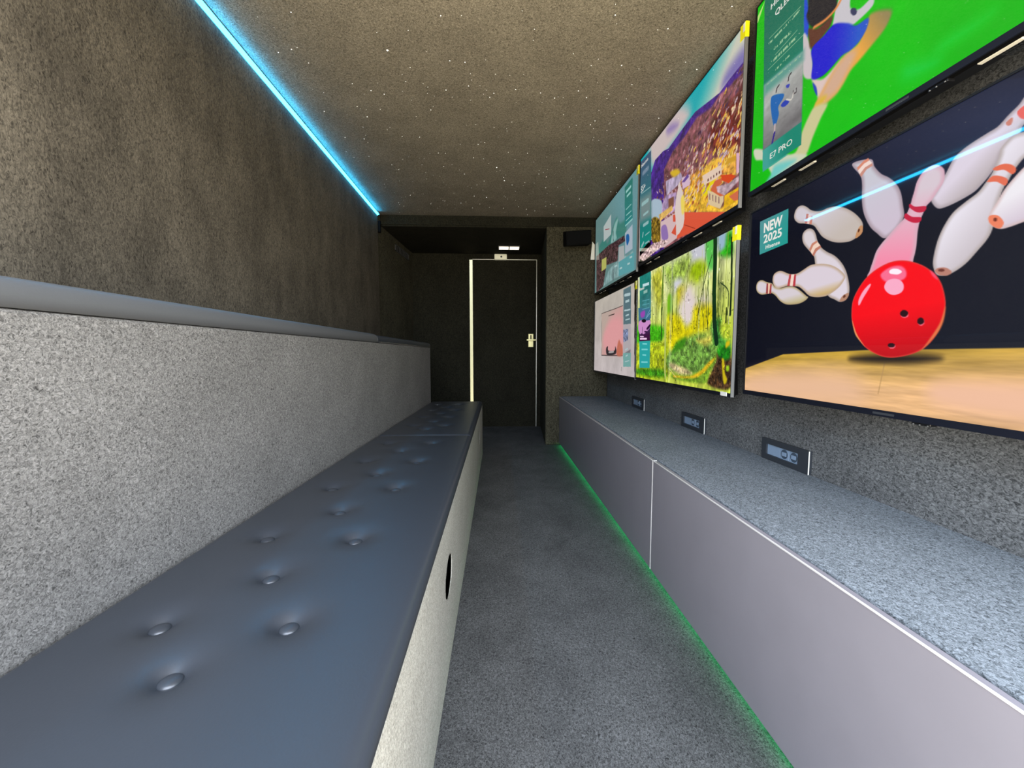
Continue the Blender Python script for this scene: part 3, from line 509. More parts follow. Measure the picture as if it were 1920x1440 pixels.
    ('P',[(0.597,0.132),(0.642,0.116),(0.703,0.136),(0.676,0.177),(0.617,0.188)],(206,206,216),1,0.03,None),
    ('P',[(0.521,0.202),(0.579,0.206),(0.58,0.331),(0.53,0.327)],(110,180,20),1,0.02,None),
    ('P',[(0.647,0.175),(0.747,0.175),(0.745,0.234),(0.668,0.273)],(196,186,30),1,0.03,('N',0.4,(50,40))),
    ('P',[(0.802,0.086),(0.864,0.069),(0.942,0.091),(0.957,0.134),(0.889,0.173),(0.775,0.179)],(150,180,10),1,0.03,('N',0.3,(30,30))),
    ('P',[(0.702,0.341),(0.709,0.229),(0.748,0.181),(0.814,0.167),(0.884,0.267),(0.918,0.236),(0.988,0.262),(1.006,0.365),(0.854,0.371)],(222,206,206),1,0.07,None),
    ('P',[(0.684,0.291),(0.725,0.257),(0.846,0.262),(0.844,0.325),(0.815,0.371),(0.769,0.39),(0.725,0.352)],(222,208,206),1,0.05,None),
    ('P',[(0.529,0.31),(0.672,0.329),(0.762,0.39),(0.828,0.372),(0.861,0.294),(1.024,0.311),(1.03,0.395),(0.858,0.435),(0.767,0.456),(0.655,0.519),(0.541,0.484)],(216,204,10),1,0.03,('N',0.3,(30,30))),
    ('P',[(-0.113,0.341),(0.428,0.366),(0.452,0.454),(0.26,0.464),(-0.106,0.456)],(70,180,20),1,0.02,('N',0.4,(30,40))),
    ('P',[(-0.104,0.482),(0.462,0.468),(0.542,0.498),(0.554,0.676),(-0.09,0.693)],(170,184,30),1,0.02,('N',0.6,(40,40))),
    ('P',[(0.529,0.554),(0.653,0.493),(0.794,0.451),(0.92,0.438),(1.034,0.459),(1.101,0.521),(1.085,0.575),(0.991,0.621),(0.86,0.642),(0.709,0.644),(0.55,0.624)],(104,146,60),1,0.02,('N',0.65,(50,50))),
    ('P',[(0.652,0.473),(0.767,0.45),(0.742,0.5),(0.655,0.519),(0.609,0.533)],(60,130,20),1,0.02,None),
    ('P',[(0.885,0.466),(0.968,0.457),(1.044,0.443),(1.036,0.481),(0.959,0.491)],(206,196,80),1,0.02,('N',0.4,(50,50))),
    ('P',[(1.029,0.381),(1.106,0.376),(1.116,0.446),(1.183,0.464),(1.188,0.536),(1.079,0.499),(1.034,0.459)],(60,140,50),1,0.02,('N',0.6,(50,50))),
    ('P',[(1.108,0.403),(1.178,0.397),(1.184,0.474),(1.126,0.457)],(176,196,50),1,0.02,('N',0.5,(50,50))),
    ('P',[(0.602,0.656),(0.738,0.649),(0.86,0.639),(0.967,0.61),(1.032,0.576),(1.091,0.526),(1.084,0.564),(1.024,0.622),(1.006,0.672),(0.875,0.684),(0.635,0.678)],(112,150,40),1,0.01,('N',0.5,(50,50))),
    ('P',[(0.634,0.658),(0.739,0.658),(0.847,0.649),(0.944,0.617),(0.999,0.583),(1.062,0.554),(1.063,0.565),(1.022,0.594),(0.963,0.631),(0.867,0.66),(0.65,0.67)],(214,176,30),1,0.008,('N',0.3,(50,50))),
    ('P',[(0.581,0.588),(0.706,0.604),(0.806,0.62),(0.847,0.64),(0.709,0.647),(0.583,0.616)],(196,178,130),1,0.015,('N',0.6,(60,60))),
    ('P',[(1.091,0.526),(1.187,0.521),(1.208,0.68),(1.018,0.682),(1.046,0.618),(1.084,0.564)],(70,48,28),1,0.01,('N',1.0,(70,70))),
    ('P',[(1.1,0.504),(1.186,0.505),(1.189,0.552),(1.143,0.56),(1.092,0.537)],(30,130,20),1,0.012,('N',0.5,(40,40))),
    ('P',[(1.129,0.563),(1.148,0.563),(1.157,0.616),(1.178,0.651),(1.15,0.664)],(200,180,20),1,0.006,None),
    ('P',[(1.157,0.484),(1.184,0.477),(1.185,0.495),(1.158,0.508)],(212,186,20),1,0.008,None),
    ('P',[(1.165,0.594),(1.187,0.585),(1.189,0.606),(1.17,0.61)],(150,196,30),1,0.006,None),
    ('P',[(0.047,0.644),(0.464,0.634),(0.503,0.679),(0.05,0.686)],(60,130,20),1,0.02,('N',0.7,(50,50))),
  ],
  'sea': [
    ('P',[(-0.113,0.825),(-0.178,-0.21),(1.228,-0.036),(1.291,0.902)],('G',(0.795,0.086),(96,140,146),(0.486,0.352),(92,124,122)),0,0.001,None),
    ('P',[(0.129,0.294),(0.331,0.263),(0.448,0.333),(0.552,0.284),(0.71,0.192),(0.807,0.266),(0.952,0.292),(0.958,0.396),(0.658,0.368),(0.133,0.359)],(60,120,110),1,0.02,None),
    ('P',[(0.557,0.361),(0.649,0.237),(0.758,0.216),(0.702,0.307),(0.722,0.367)],(130,170,165),1,0.015,None),
    ('P',[(0.045,0.36),(0.486,0.362),(0.658,0.378),(0.931,0.397),(0.962,0.447),(0.788,0.438),(0.765,0.558),(0.424,0.524),(0.319,0.697),(0.068,0.724)],(66,46,48),0,0.006,('N',1.0,(60,60))),
    ('P',[(0.319,0.697),(0.5,0.579),(0.796,0.555),(1.151,0.568),(1.185,0.711),(0.679,0.688)],(120,150,150),0,0.006,('N',0.3,(30,20))),
    ('P',[(0.304,0.145),(0.547,0.112),(0.559,0.286),(0.313,0.289)],(168,178,176),0,0.002,None),
    ('K',[(0.365,0.192),(0.495,0.222)],0.008,(150,70,80),0.001),
    ('K',[(0.617,0.246),(0.631,0.361)],0.012,(30,50,50),0.001),
    ('P',[(0.921,0.029),(1.102,0.023),(1.123,0.329),(0.941,0.34)],('G',(1.016,0.058),(30,110,100),(1.034,0.326),(40,120,120)),0,0.001,None),
    ('K',[(0.959,0.077),(1.063,0.076)],0.02,(140,190,184),0.001),
    ('K',[(0.981,0.118),(1.059,0.118)],0.018,(140,190,184),0.001),
    ('K',[(0.96,0.211),(1.083,0.211)],0.008,(140,190,184),0.001),
    ('K',[(0.971,0.257),(1.086,0.261)],0.008,(140,190,184),0.001),
    ('K',[(0.954,0.331),(1.115,0.33)],0.012,(140,190,184),0.001),
    ('K',[(0.966,0.297),(1.096,0.296)],0.006,(140,190,184),0.001),
    ('P',[(0.952,0.385),(1.125,0.369),(1.137,0.549),(0.963,0.549)],(160,172,184),0,0.004,None),
    ('P',[(0.981,0.41),(1.04,0.418),(1.059,0.464),(1.014,0.494),(0.985,0.461)],(30,90,150),1,0.004,None),
    ('P',[(0.789,0.451),(0.936,0.475),(0.944,0.587),(0.797,0.574)],(160,164,164),0,0.003,None),
    ('P',[(0.255,0.438),(0.419,0.449),(0.418,0.548),(0.254,0.547)],(170,170,90),0,0.002,None),
    ('P',[(0.797,0.574),(1.176,0.582),(1.185,0.711),(0.805,0.692)],(84,150,156),0,0.003,None),
    ('K',[(0.64,0.606),(0.646,0.691)],0.02,(70,84,90),0.001),
    ('K',[(0.688,0.588),(0.746,0.592)],0.014,(160,190,190),0.001),
    ('K',[(0.831,0.634),(0.884,0.637)],0.014,(160,190,190),0.001),
    ('K',[(1.028,0.639),(1.076,0.642)],0.014,(160,190,190),0.001),
    ('K',[(1.078,0.6),(1.124,0.604)],0.014,(160,190,190),0.001),
  ],
  'room': [
    ('P',[(-0.077,-0.107),(1.171,-0.054),(1.225,0.753),(-0.022,0.766)],('G',(0.608,0.026),(178,170,160),(0.649,0.651),(186,176,176)),0,0.001,('N',0.08,(8,8))),
    ('P',[(0.26,0.14),(0.913,0.139),(0.939,0.534),(0.285,0.536)],('G',(0.483,0.168),(180,160,150),(0.63,0.357),(196,150,146)),0,0.001,None),
    ('P',[(0.349,0.345),(0.62,0.209),(0.91,0.26),(0.925,0.49),(0.418,0.488)],(214,150,152),1,0.06,None),
    ('K',[(0.26,0.142),(0.913,0.138)],0.006,(60,50,50),0.001),
    ('K',[(0.269,0.143),(0.282,0.536)],0.006,(70,56,56),0.001),
    ('K',[(0.282,0.536),(0.932,0.534)],0.008,(70,56,56),0.001),
    ('K',[(0.506,0.184),(0.682,0.182)],0.008,(60,50,50),0.001),
    ('P',[(0.44,0.473),(0.501,0.454),(0.518,0.492),(0.702,0.493),(0.725,0.457),(0.764,0.497),(0.717,0.525),(0.478,0.531)],(40,34,40),1,0.004,None),
    ('P',[(0.538,0.5),(0.677,0.497),(0.671,0.511),(0.539,0.515)],(170,160,160),1,0.004,None),
    ('P',[(0.778,0.532),(0.785,0.454),(0.829,0.406),(0.877,0.435),(0.918,0.456),(0.928,0.531)],(186,104,84),1,0.012,None),
    ('P',[(0.92,0.013),(1.1,0.012),(1.118,0.294),(0.934,0.288)],(82,108,116),0,0.001,None),
    ('P',[(0.934,0.288),(1.118,0.294),(1.133,0.517),(0.944,0.514)],(170,162,166),0,0.001,None),
    ('P',[(0.932,0.329),(1.058,0.329),(1.059,0.413),(0.943,0.43)],(110,120,150),0,0.003,('N',0.8,(50,50))),
    ('P',[(0.944,0.514),(1.133,0.51),(1.136,0.616),(0.951,0.622)],(110,160,156),0,0.001,None),
    ('P',[(0.991,0.511),(1.121,0.485),(1.117,0.512)],(110,110,116),0,0.004,None),
    ('K',[(0.957,0.062),(1.08,0.07)],0.022,(168,190,194),0.001),
    ('K',[(0.982,0.115),(1.057,0.115)],0.02,(168,190,194),0.001),
    ('K',[(0.959,0.181),(1.096,0.186)],0.012,(168,190,194),0.001),
    ('K',[(0.993,0.224),(1.064,0.221)],0.012,(168,190,194),0.001),
    ('K',[(0.985,0.256),(1.087,0.255)],0.008,(168,190,194),0.001),
    ('K',[(1.0,0.488),(1.051,0.479)],0.012,(168,190,194),0.001),
    ('K',[(1.01,0.538),(1.055,0.528)],0.01,(168,190,194),0.001),
    ('K',[(0.996,0.581),(1.098,0.57)],0.006,(168,190,194),0.001),
    ('K',[(0.903,0.658),(0.916,0.627)],0.006,(70,60,60),0.001),
  ],
  'town2': [
    ('P',[(0.889,0.468),(1.063,0.489),(1.07,0.534),(1.009,0.533),(0.91,0.519)],(222,196,176),0,0.002,None),
    ('P',[(0.943,0.505),(0.953,0.505),(0.954,0.517),(0.944,0.517)],(90,50,50),0,0.001,None),
    ('P',[(0.969,0.506),(0.979,0.507),(0.98,0.519),(0.97,0.519)],(90,50,50),0,0.001,None),
    ('P',[(0.995,0.508),(1.004,0.508),(1.005,0.52),(0.996,0.52)],(90,50,50),0,0.001,None),
    ('P',[(1.02,0.509),(1.029,0.51),(1.03,0.521),(1.021,0.522)],(90,50,50),0,0.001,None),
    ('P',[(1.044,0.511),(1.053,0.511),(1.054,0.523),(1.045,0.523)],(90,50,50),0,0.001,None),
    ('P',[(0.947,0.558),(1.091,0.635),(1.093,0.659),(1.066,0.684),(0.96,0.629)],(214,190,150),0,0.002,None),
    ('P',[(0.963,0.578),(0.975,0.585),(0.977,0.614),(0.965,0.608)],(150,120,110),0,0.001,None),
    ('P',[(0.991,0.594),(1.003,0.6),(1.005,0.63),(0.994,0.623)],(150,120,110),0,0.001,None),
    ('P',[(1.019,0.608),(1.03,0.615),(1.033,0.645),(1.021,0.639)],(150,120,110),0,0.001,None),
    ('P',[(1.046,0.623),(1.057,0.629),(1.059,0.659),(1.048,0.654)],(150,120,110),0,0.001,None),
    ('P',[(0.972,0.567),(1.01,0.541),(1.071,0.55),(1.073,0.574),(1.028,0.58),(1.091,0.635),(1.062,0.628)],(200,96,60),0,0.002,None),
    ('P',[(1.062,0.535),(1.149,0.567),(1.184,0.588),(1.131,0.597),(1.072,0.562)],(206,66,24),0,0.002,None),
    ('P',[(1.027,0.572),(1.131,0.597),(1.204,0.596),(1.208,0.616),(1.099,0.638),(1.037,0.6)],(176,150,160),0,0.003,('N',0.4,(40,40))),
    ('P',[(1.099,0.638),(1.21,0.642),(1.216,0.695),(1.096,0.694)],(222,170,20),0,0.003,('N',0.3,(40,40))),
    ('P',[(1.135,0.655),(1.213,0.654),(1.216,0.695),(1.178,0.689)],(204,104,70),0,0.002,None),
    ('P',[(1.18,0.492),(1.203,0.503),(1.206,0.583),(1.186,0.578)],(214,170,190),0,0.002,None),
    ('P',[(1.083,0.517),(1.173,0.522),(1.179,0.572),(1.085,0.54)],(206,150,60),0,0.003,('N',0.6,(40,40))),
    ('P',[(1.116,0.486),(1.178,0.502),(1.179,0.521),(1.089,0.504)],(200,150,40),0,0.003,None),
    ('P',[(0.444,0.318),(0.647,0.351),(0.671,0.389),(0.607,0.406),(0.463,0.407)],(176,160,186),0,0.004,('N',0.3,(40,20))),
    ('P',[(0.66,0.385),(0.754,0.405),(0.758,0.46),(0.676,0.451)],(206,176,196),0,0.003,None),
    ('P',[(0.662,0.409),(0.734,0.391),(0.745,0.414),(0.695,0.422)],(100,70,140),0,0.003,None),
    ('P',[(0.505,0.292),(0.589,0.308),(0.636,0.346),(0.556,0.338)],(206,170,40),1,0.01,None),
    ('P',[(0.45,0.402),(0.598,0.436),(0.604,0.536),(0.392,0.518),(0.387,0.443)],(160,134,170),0,0.006,('N',0.5,(40,30))),
    ('P',[(0.49,0.437),(0.564,0.448),(0.568,0.504),(0.495,0.499)],(120,76,60),0,0.004,None),
    ('P',[(0.223,0.353),(0.385,0.41),(0.378,0.503),(0.231,0.468)],(160,180,196),1,0.006,None),
    ('P',[(0.232,0.485),(0.306,0.481),(0.394,0.551),(0.402,0.654),(0.256,0.622)],(120,96,30),1,0.006,('N',0.9,(70,70))),
    ('P',[(0.349,0.483),(0.543,0.49),(0.557,0.52),(0.379,0.53)],(204,164,90),0,0.004,('N',0.3,(40,40))),
    ('P',[(0.38,0.536),(0.617,0.549),(0.649,0.694),(0.458,0.705),(0.229,0.666),(0.388,0.65)],(206,178,180),0,0.004,None),
    ('P',[(0.396,0.572),(0.462,0.576),(0.498,0.633),(0.494,0.667),(0.414,0.646)],(140,110,170),1,0.004,None),
    ('P',[(-0.006,0.665),(0.257,0.633),(0.455,0.662),(0.507,0.681),(0.103,0.713)],(190,160,160),0,0.004,('N',0.9,(70,70))),
    ('P',[(0.673,0.572),(1.154,0.727),(1.141,0.736),(0.616,0.7),(0.646,0.645)],(214,84,56),0,0.003,None),
    ('K',[(0.711,0.65),(0.833,0.704)],0.004,(150,50,30),0.001),
    ('P',[(0.559,0.55),(0.594,0.557),(0.597,0.599),(0.564,0.589)],(206,80,56),0,0.002,None),
    ('P',[(0.544,0.646),(0.604,0.613),(0.609,0.678)],(206,80,56),0,0.002,None),
    ('P',[(0.614,0.68),(0.598,0.582),(0.582,0.538),(0.599,0.456),(0.634,0.393),(0.677,0.466),(0.7,0.53),(0.708,0.617),(0.695,0.655),(0.648,0.679)],(214,196,190),0,0.003,None),
    ('P',[(0.657,0.496),(0.695,0.491),(0.703,0.578),(0.674,0.577)],(230,206,90),1,0.01,None),
    ('P',[(-0.059,0.009),(0.193,0.023),(0.237,0.6),(0.028,0.63),(-0.001,0.604)],('G',(0.057,0.03),(54,80,110),(0.096,0.604),(20,130,116)),0,0.001,None),
    ('P',[(0.003,0.264),(0.211,0.293),(0.227,0.456),(0.015,0.431)],(110,130,130),0,0.04,None),
    ('P',[(-0.054,0.006),(-0.014,0.011),(0.025,0.696),(-0.004,0.69)],(190,160,160),0,0.001,None),
    ('K',[(0.054,0.111),(0.145,0.114)],0.03,(110,130,150),0.008),
    ('K',[(0.028,0.237),(0.193,0.255)],0.006,(140,176,176),0.003),
    ('K',[(0.051,0.317),(0.159,0.325)],0.026,(140,176,176),0.003),
    ('K',[(0.082,0.398),(0.164,0.401)],0.016,(140,176,176),0.003),
    ('K',[(0.086,0.468),(0.169,0.472)],0.022,(140,176,176),0.003),
    ('K',[(0.074,0.539),(0.081,0.517)],0.016,(140,176,176),0.003),
    ('K',[(0.125,0.544),(0.197,0.543)],0.008,(140,176,176),0.003),
    ('K',[(0.061,0.601),(0.094,0.586)],0.02,(140,176,176),0.003),
    ('K',[(0.129,0.6),(0.193,0.6)],0.01,(140,176,176),0.003),
  ],
  'forest2': [
    ('K',[(1.034,-0.0),(1.04,0.122),(1.04,0.231),(1.051,0.352)],0.034,(14,50,16),0.0015),
    ('K',[(0.444,0.015),(0.44,0.141),(0.437,0.298)],0.016,(70,110,20),0.0015),
    ('K',[(0.574,0.014),(0.584,0.163),(0.598,0.312)],0.006,(40,60,30),0.0015),
    ('K',[(0.643,0.172),(0.649,0.317)],0.006,(60,90,20),0.0015),
    ('K',[(1.01,0.07),(0.959,0.162),(0.924,0.243),(0.895,0.339)],0.006,(40,50,14),0.0015),
    ('K',[(0.982,0.144),(0.997,0.348)],0.005,(50,80,40),0.0015),
    ('K',[(0.358,0.291),(0.358,0.166),(0.302,0.046)],0.004,(110,110,30),0.0015),
    ('K',[(0.767,-0.031),(0.769,0.098),(0.756,0.204)],0.006,(110,120,30),0.0015),
    ('K',[(0.731,0.138),(0.732,0.248)],0.004,(110,120,30),0.0015),
    ('K',[(0.788,0.083),(0.78,0.161)],0.004,(110,120,30),0.0015),
    ('K',[(0.505,0.082),(0.576,0.162)],0.003,(60,90,50),0.0015),
    ('K',[(0.925,0.179),(0.937,0.342)],0.004,(110,120,40),0.0015),
    ('K',[(1.087,0.318),(1.091,0.239),(1.073,0.199)],0.005,(60,80,40),0.0015),
    ('K',[(1.158,0.362),(1.16,0.262),(1.094,0.213)],0.006,(40,60,30),0.0015),
    ('K',[(1.171,0.036),(1.182,0.227),(1.181,0.364)],0.014,(20,40,14),0.0015),
    ('K',[(1.049,0.322),(1.052,0.377),(1.078,0.482)],0.034,(10,44,20),0.0015),
    ('K',[(0.434,0.258),(0.441,0.453)],0.011,(14,34,4),0.0015),
    ('K',[(0.483,0.263),(0.5,0.448),(0.508,0.625),(0.52,0.678)],0.022,(176,190,96),0.0015),
    ('K',[(0.592,0.275),(0.598,0.41)],0.006,(40,50,10),0.0015),
    ('K',[(0.642,0.28),(0.645,0.373)],0.004,(110,110,20),0.0015),
    ('K',[(0.899,0.307),(0.88,0.391)],0.006,(90,80,10),0.0015),
    ('K',[(0.992,0.316),(0.993,0.412)],0.005,(80,80,10),0.0015),
    ('K',[(0.935,0.31),(0.937,0.351)],0.004,(120,120,20),0.0015),
    ('K',[(1.151,0.333),(1.15,0.395)],0.01,(40,50,10),0.0015),
    ('K',[(1.169,0.335),(1.172,0.404)],0.004,(210,210,150),0.0015),
    ('K',[(0.567,0.623),(0.666,0.669)],0.005,(210,200,120),0.0015),
    ('K',[(0.277,0.495),(0.462,0.476)],0.006,(150,180,30),0.0015),
    ('K',[(0.335,0.248),(0.349,0.38)],0.004,(120,110,20),0.0015),
    ('K',[(0.669,0.283),(0.672,0.381)],0.003,(110,120,20),0.0015),
    ('K',[(1.082,0.326),(1.085,0.369)],0.004,(60,90,20),0.0015),
    ('P',[(0.011,-0.333),(0.053,0.289),(0.264,0.306),(0.225,-0.272)],('G',(0.147,0.058),(30,120,110),(0.161,0.274),(70,120,130)),0,0.001,('N',0.2,(20,20))),
    ('P',[(0.018,0.215),(0.246,0.239),(0.261,0.452),(0.058,0.451)],('G',(0.152,0.297),(60,110,140),(0.16,0.417),(60,16,60)),0,0.001,None),
    ('P',[(0.028,0.362),(0.043,0.313),(0.107,0.305),(0.186,0.315),(0.252,0.32),(0.255,0.359),(0.202,0.387),(0.136,0.404),(0.101,0.395),(0.067,0.401)],(200,140,196),1,0.003,None),
    ('P',[(0.178,0.317),(0.175,0.321),(0.167,0.324),(0.153,0.325),(0.137,0.325),(0.12,0.323),(0.106,0.319),(0.096,0.315),(0.092,0.31),(0.095,0.306),(0.105,0.303),(0.119,0.302),(0.135,0.302),(0.152,0.304),(0.165,0.308),(0.175,0.312)],(20,10,24),1,0.0015,None),
    ('P',[(0.189,0.367),(0.253,0.342),(0.255,0.359),(0.206,0.378)],(40,10,50),1,0.002,None),
    ('K',[(0.11,0.354),(0.113,0.399)],0.006,(60,20,70),0.001),
    ('P',[(0.201,0.391),(0.199,0.393),(0.193,0.394),(0.185,0.395),(0.175,0.395),(0.165,0.394),(0.156,0.392),(0.15,0.39),(0.148,0.388),(0.15,0.386),(0.155,0.384),(0.164,0.384),(0.174,0.384),(0.184,0.385),(0.193,0.386),(0.199,0.388)],(50,14,60),1,0.0015,None),
    ('P',[(0.069,0.253),(0.148,0.245),(0.145,0.284),(0.083,0.287)],(150,70,170),1,0.01,None),
    ('K',[(0.174,0.299),(0.249,0.27)],0.004,(150,190,220),0.001),
    ('K',[(0.184,0.288),(0.247,0.247)],0.004,(140,180,210),0.001),
    ('K',[(0.074,0.418),(0.138,0.421)],0.008,(236,200,230),0.001),
    ('K',[(0.075,0.434),(0.194,0.437)],0.012,(236,200,230),0.001),
    ('P',[(0.058,0.451),(0.261,0.452),(0.261,0.631),(0.071,0.637)],(40,160,160),0,0.001,None),
    ('K',[(0.124,0.469),(0.202,0.472)],0.01,(120,206,206),0.001),
    ('K',[(0.109,0.508),(0.215,0.509)],0.01,(120,206,206),0.001),
    ('K',[(0.129,0.546),(0.191,0.547)],0.01,(120,206,206),0.001),
    ('K',[(0.109,0.596),(0.221,0.594)],0.01,(120,206,206),0.001),
    ('P',[(0.096,0.06),(0.214,0.065),(0.215,0.084),(0.098,0.08)],(190,216,220),0,0.002,None),
    ('P',[(0.116,0.109),(0.188,0.107),(0.189,0.129),(0.118,0.129)],(140,180,170),0,0.003,None),
    ('K',[(0.098,0.175),(0.225,0.179)],0.005,(90,160,170),0.001),
    ('K',[(0.1,0.203),(0.226,0.206)],0.005,(90,160,170),0.001),
    ('K',[(0.102,0.232),(0.228,0.233)],0.005,(90,160,170),0.001),
  ],
}

def vnoise(x, y, seed):
    xi = np.floor(x).astype(int); yi = np.floor(y).astype(int); fx = x - xi; fy = y - yi
    fx = fx * fx * (3 - 2 * fx); fy = fy * fy * (3 - 2 * fy)
    def h(a, c):
        q = np.sin(a * 127.1 + c * 311.7 + seed * 74.7) * 43758.5453
        return q - np.floor(q)
    return (h(xi, yi) * (1 - fx) + h(xi + 1, yi) * fx) * (1 - fy) + (h(xi, yi + 1) * (1 - fx) + h(xi + 1, yi + 1) * fx) * fy
def fbm(x, y, seed, oct_=4):
    o = 0; a = .5; t = 0
    for i in range(oct_):
        o = o + a * vnoise(x * 2 ** i, y * 2 ** i, seed + i * 7); t += a; a *= .62
    return o / t
def crom(p, closed=True, k=6):
    p = np.asarray(p, float); n = len(p); out = []
    rngi = range(n) if closed else range(n - 1)
    for i in rngi:
        p0, p1, p2, p3 = (p[(i - 1) % n], p[i], p[(i + 1) % n], p[(i + 2) % n]) if closed else (p[max(i - 1, 0)], p[i], p[i + 1], p[min(i + 2, n - 1)])
        for j in range(k):
            t = j / k
            out.append(.5 * ((2 * p1) + (-p0 + p2) * t + (2 * p0 - 5 * p1 + 4 * p2 - p3) * t * t + (-p0 + 3 * p1 - 3 * p2 + p3) * t ** 3))
    if not closed: out.append(p[-1])
    return np.array(out)
def segdist(S, T, a, c):
    d = c - a; L = max(float(d @ d), 1e-12)
    t = np.clip(((S - a[0]) * d[0] + (T - a[1]) * d[1]) / L, 0, 1)
    return np.hypot(S - a[0] - t * d[0], T - a[1] - t * d[1])
def ss(a, c, x):
    t = np.clip((x - a) / (c - a), 0, 1); return t * t * (3 - 2 * t)
class Paint:
    def __init__(s, S, T): s.S = S; s.T = T; s.rgb = np.zeros(S.shape + (3,)); s.seed = 1
    def box(s, p, m):
        m_ = (s.S >= p[:, 0].min() - m) & (s.S <= p[:, 0].max() + m) & (s.T >= p[:, 1].min() - m) & (s.T <= p[:, 1].max() + m)
        r = np.where(m_.any(1))[0]; c = np.where(m_.any(0))[0]
        if len(r) == 0 or len(c) == 0: return None
        return slice(r[0], r[-1] + 1), slice(c[0], c[-1] + 1)
    def color(s, col, S, T):
        if col[0] == 'G':
            a = np.array(col[1]); c = np.array(col[3]); d = c - a
            t = np.clip(((S - a[0]) * d[0] + (T - a[1]) * d[1]) / (d @ d), 0, 1)[..., None]
            return np.array(col[2]) * (1 - t) + np.array(col[4]) * t
        return np.broadcast_to(np.array(col, float), S.shape + (3,))
    def poly(s, p, col, sm, soft, ex=None):
        p = np.asarray(p, float)
        if sm: p = crom(p)
        bb = s.box(p, soft * 2)
        if bb is None: return
        S, T = s.S[bb], s.T[bb]; ins = np.zeros(S.shape, bool); d = np.full(S.shape, 9.0); n = len(p)
        for i in range(n):
            a, c = p[i], p[(i + 1) % n]
            if a[1] != c[1]:
                ins ^= ((T < a[1]) != (T < c[1])) & (S < (c[0] - a[0]) * (T - a[1]) / (c[1] - a[1]) + a[0])
            d = np.minimum(d, segdist(S, T, a, c))
        sd = np.where(ins, d, -d); al = ss(-soft, soft, sd)[..., None]
        c_ = s.color(col, S, T).copy(); s.seed += 3
        if ex and ex[0] == 'E':
            t = ss(0, ex[2], sd)[..., None]; c_ = np.array(ex[1]) * (1 - t) + c_ * t
        if ex and ex[0] == 'N':
            nz = fbm(S * ex[2][0], T * ex[2][1], s.seed, 4); c_ = c_ * (1 + ex[1] * 2.2 * (nz - .5))[..., None]
            c_ = c_ + ex[1] * 60 * (fbm(S * ex[2][0] * 2.3, T * ex[2][1] * 2.3, s.seed + 50, 3)[..., None] - .5)
        s.rgb[bb] = s.rgb[bb] * (1 - al) + c_ * al
    def stroke(s, p, w_, col, soft, dash=False):
        p = np.asarray(p, float)
        if len(p) > 2: p = crom(p, False)
        bb = s.box(p, w_ + soft * 2)
        if bb is None: return
        S, T = s.S[bb], s.T[bb]; d = np.full(S.shape, 9.0)
        for i in range(len(p) - 1): d = np.minimum(d, segdist(S, T, p[i], p[i + 1]))
        al = ss(w_ / 2 + soft, w_ / 2 - soft, d)[..., None] if w_ > 2 * soft else ss(w_ / 2 + soft, 0, d)[..., None]
        if dash: al = al * ss(.42, .5, vnoise(S * 260, T * 140, 5))[..., None]
        s.rgb[bb] = s.rgb[bb] * (1 - al) + s.color(col, S, T) * al
    def run(s, ops):
        for o in ops:
            if o[0] == 'P': s.poly(o[1], o[2], o[3], o[4], o[5])
            elif o[0] == 'K': s.stroke(o[1], o[2], o[3], o[4])
            elif o[0] == 'T': s.stroke(o[1], o[2], o[3], .0012, dash=o[2] > .003)

SCRM = bpy.data.materials.new('screen_picture'); SCRM.use_nodes = True
n_ = SCRM.node_tree.nodes; l_ = SCRM.node_tree.links; p_ = n_['Principled BSDF']
at = n_.new('ShaderNodeAttribute'); at.attribute_name = 'picture'
p_.inputs['Base Color'].default_value = (.004, .004, .005, 1); p_.inputs['Roughness'].default_value = .025; p_.inputs['IOR'].default_value = 1.6
l_.new(at.outputs['Color'], p_.inputs['Emission Color']); p_.inputs['Emission Strength'].default_value = 1.0
TXT = mat('screen_lettering', C4(20, 20, 20), .3, emis=C4(232, 228, 220), est=1.0)

XS = 1.03; SW = 1.222
def text_on(parent, txt, yf, zt, s0, t0, s1, t1, bold=0.0, m=None):
    """lettering between (s0, t0) top left and (s1, t1) bottom right, in metres from the picture's corner"""
    cu = bpy.data.curves.new('caption', 'FONT'); cu.body = txt; cu.size = 1.0; cu.offset = bold; cu.resolution_u = 3
    tmp = bpy.data.objects.new('caption', cu); COL.objects.link(tmp)
    bpy.context.view_layer.update()
    me = bpy.data.meshes.new_from_object(tmp.evaluated_get(bpy.context.evaluated_depsgraph_get()))
    bpy.data.objects.remove(tmp)
    co = np.empty(len(me.vertices) * 3); me.vertices.foreach_get('co', co); co = co.reshape(-1, 3)
    mn = co.min(0); mx_ = co.max(0)
    u = (co[:, 0] - mn[0]) / (mx_[0] - mn[0]); v = (co[:, 1] - mn[1]) / (mx_[1] - mn[1])
    org = parent_world(parent)
    out = np.stack([np.full(len(u), XS - .0012) - org[0], yf - (s0 + (s1 - s0) * u) - org[1], zt - (t1 + (t0 - t1) * v) - org[2]], -1)
    me.vertices.foreach_set('co', out.ravel()); me.update()
    me.materials.clear(); me.materials.append(m or TXT); me.name = 'caption'
    o = bpy.data.objects.new('caption', me); COL.objects.link(o); o.parent = parent
    return o

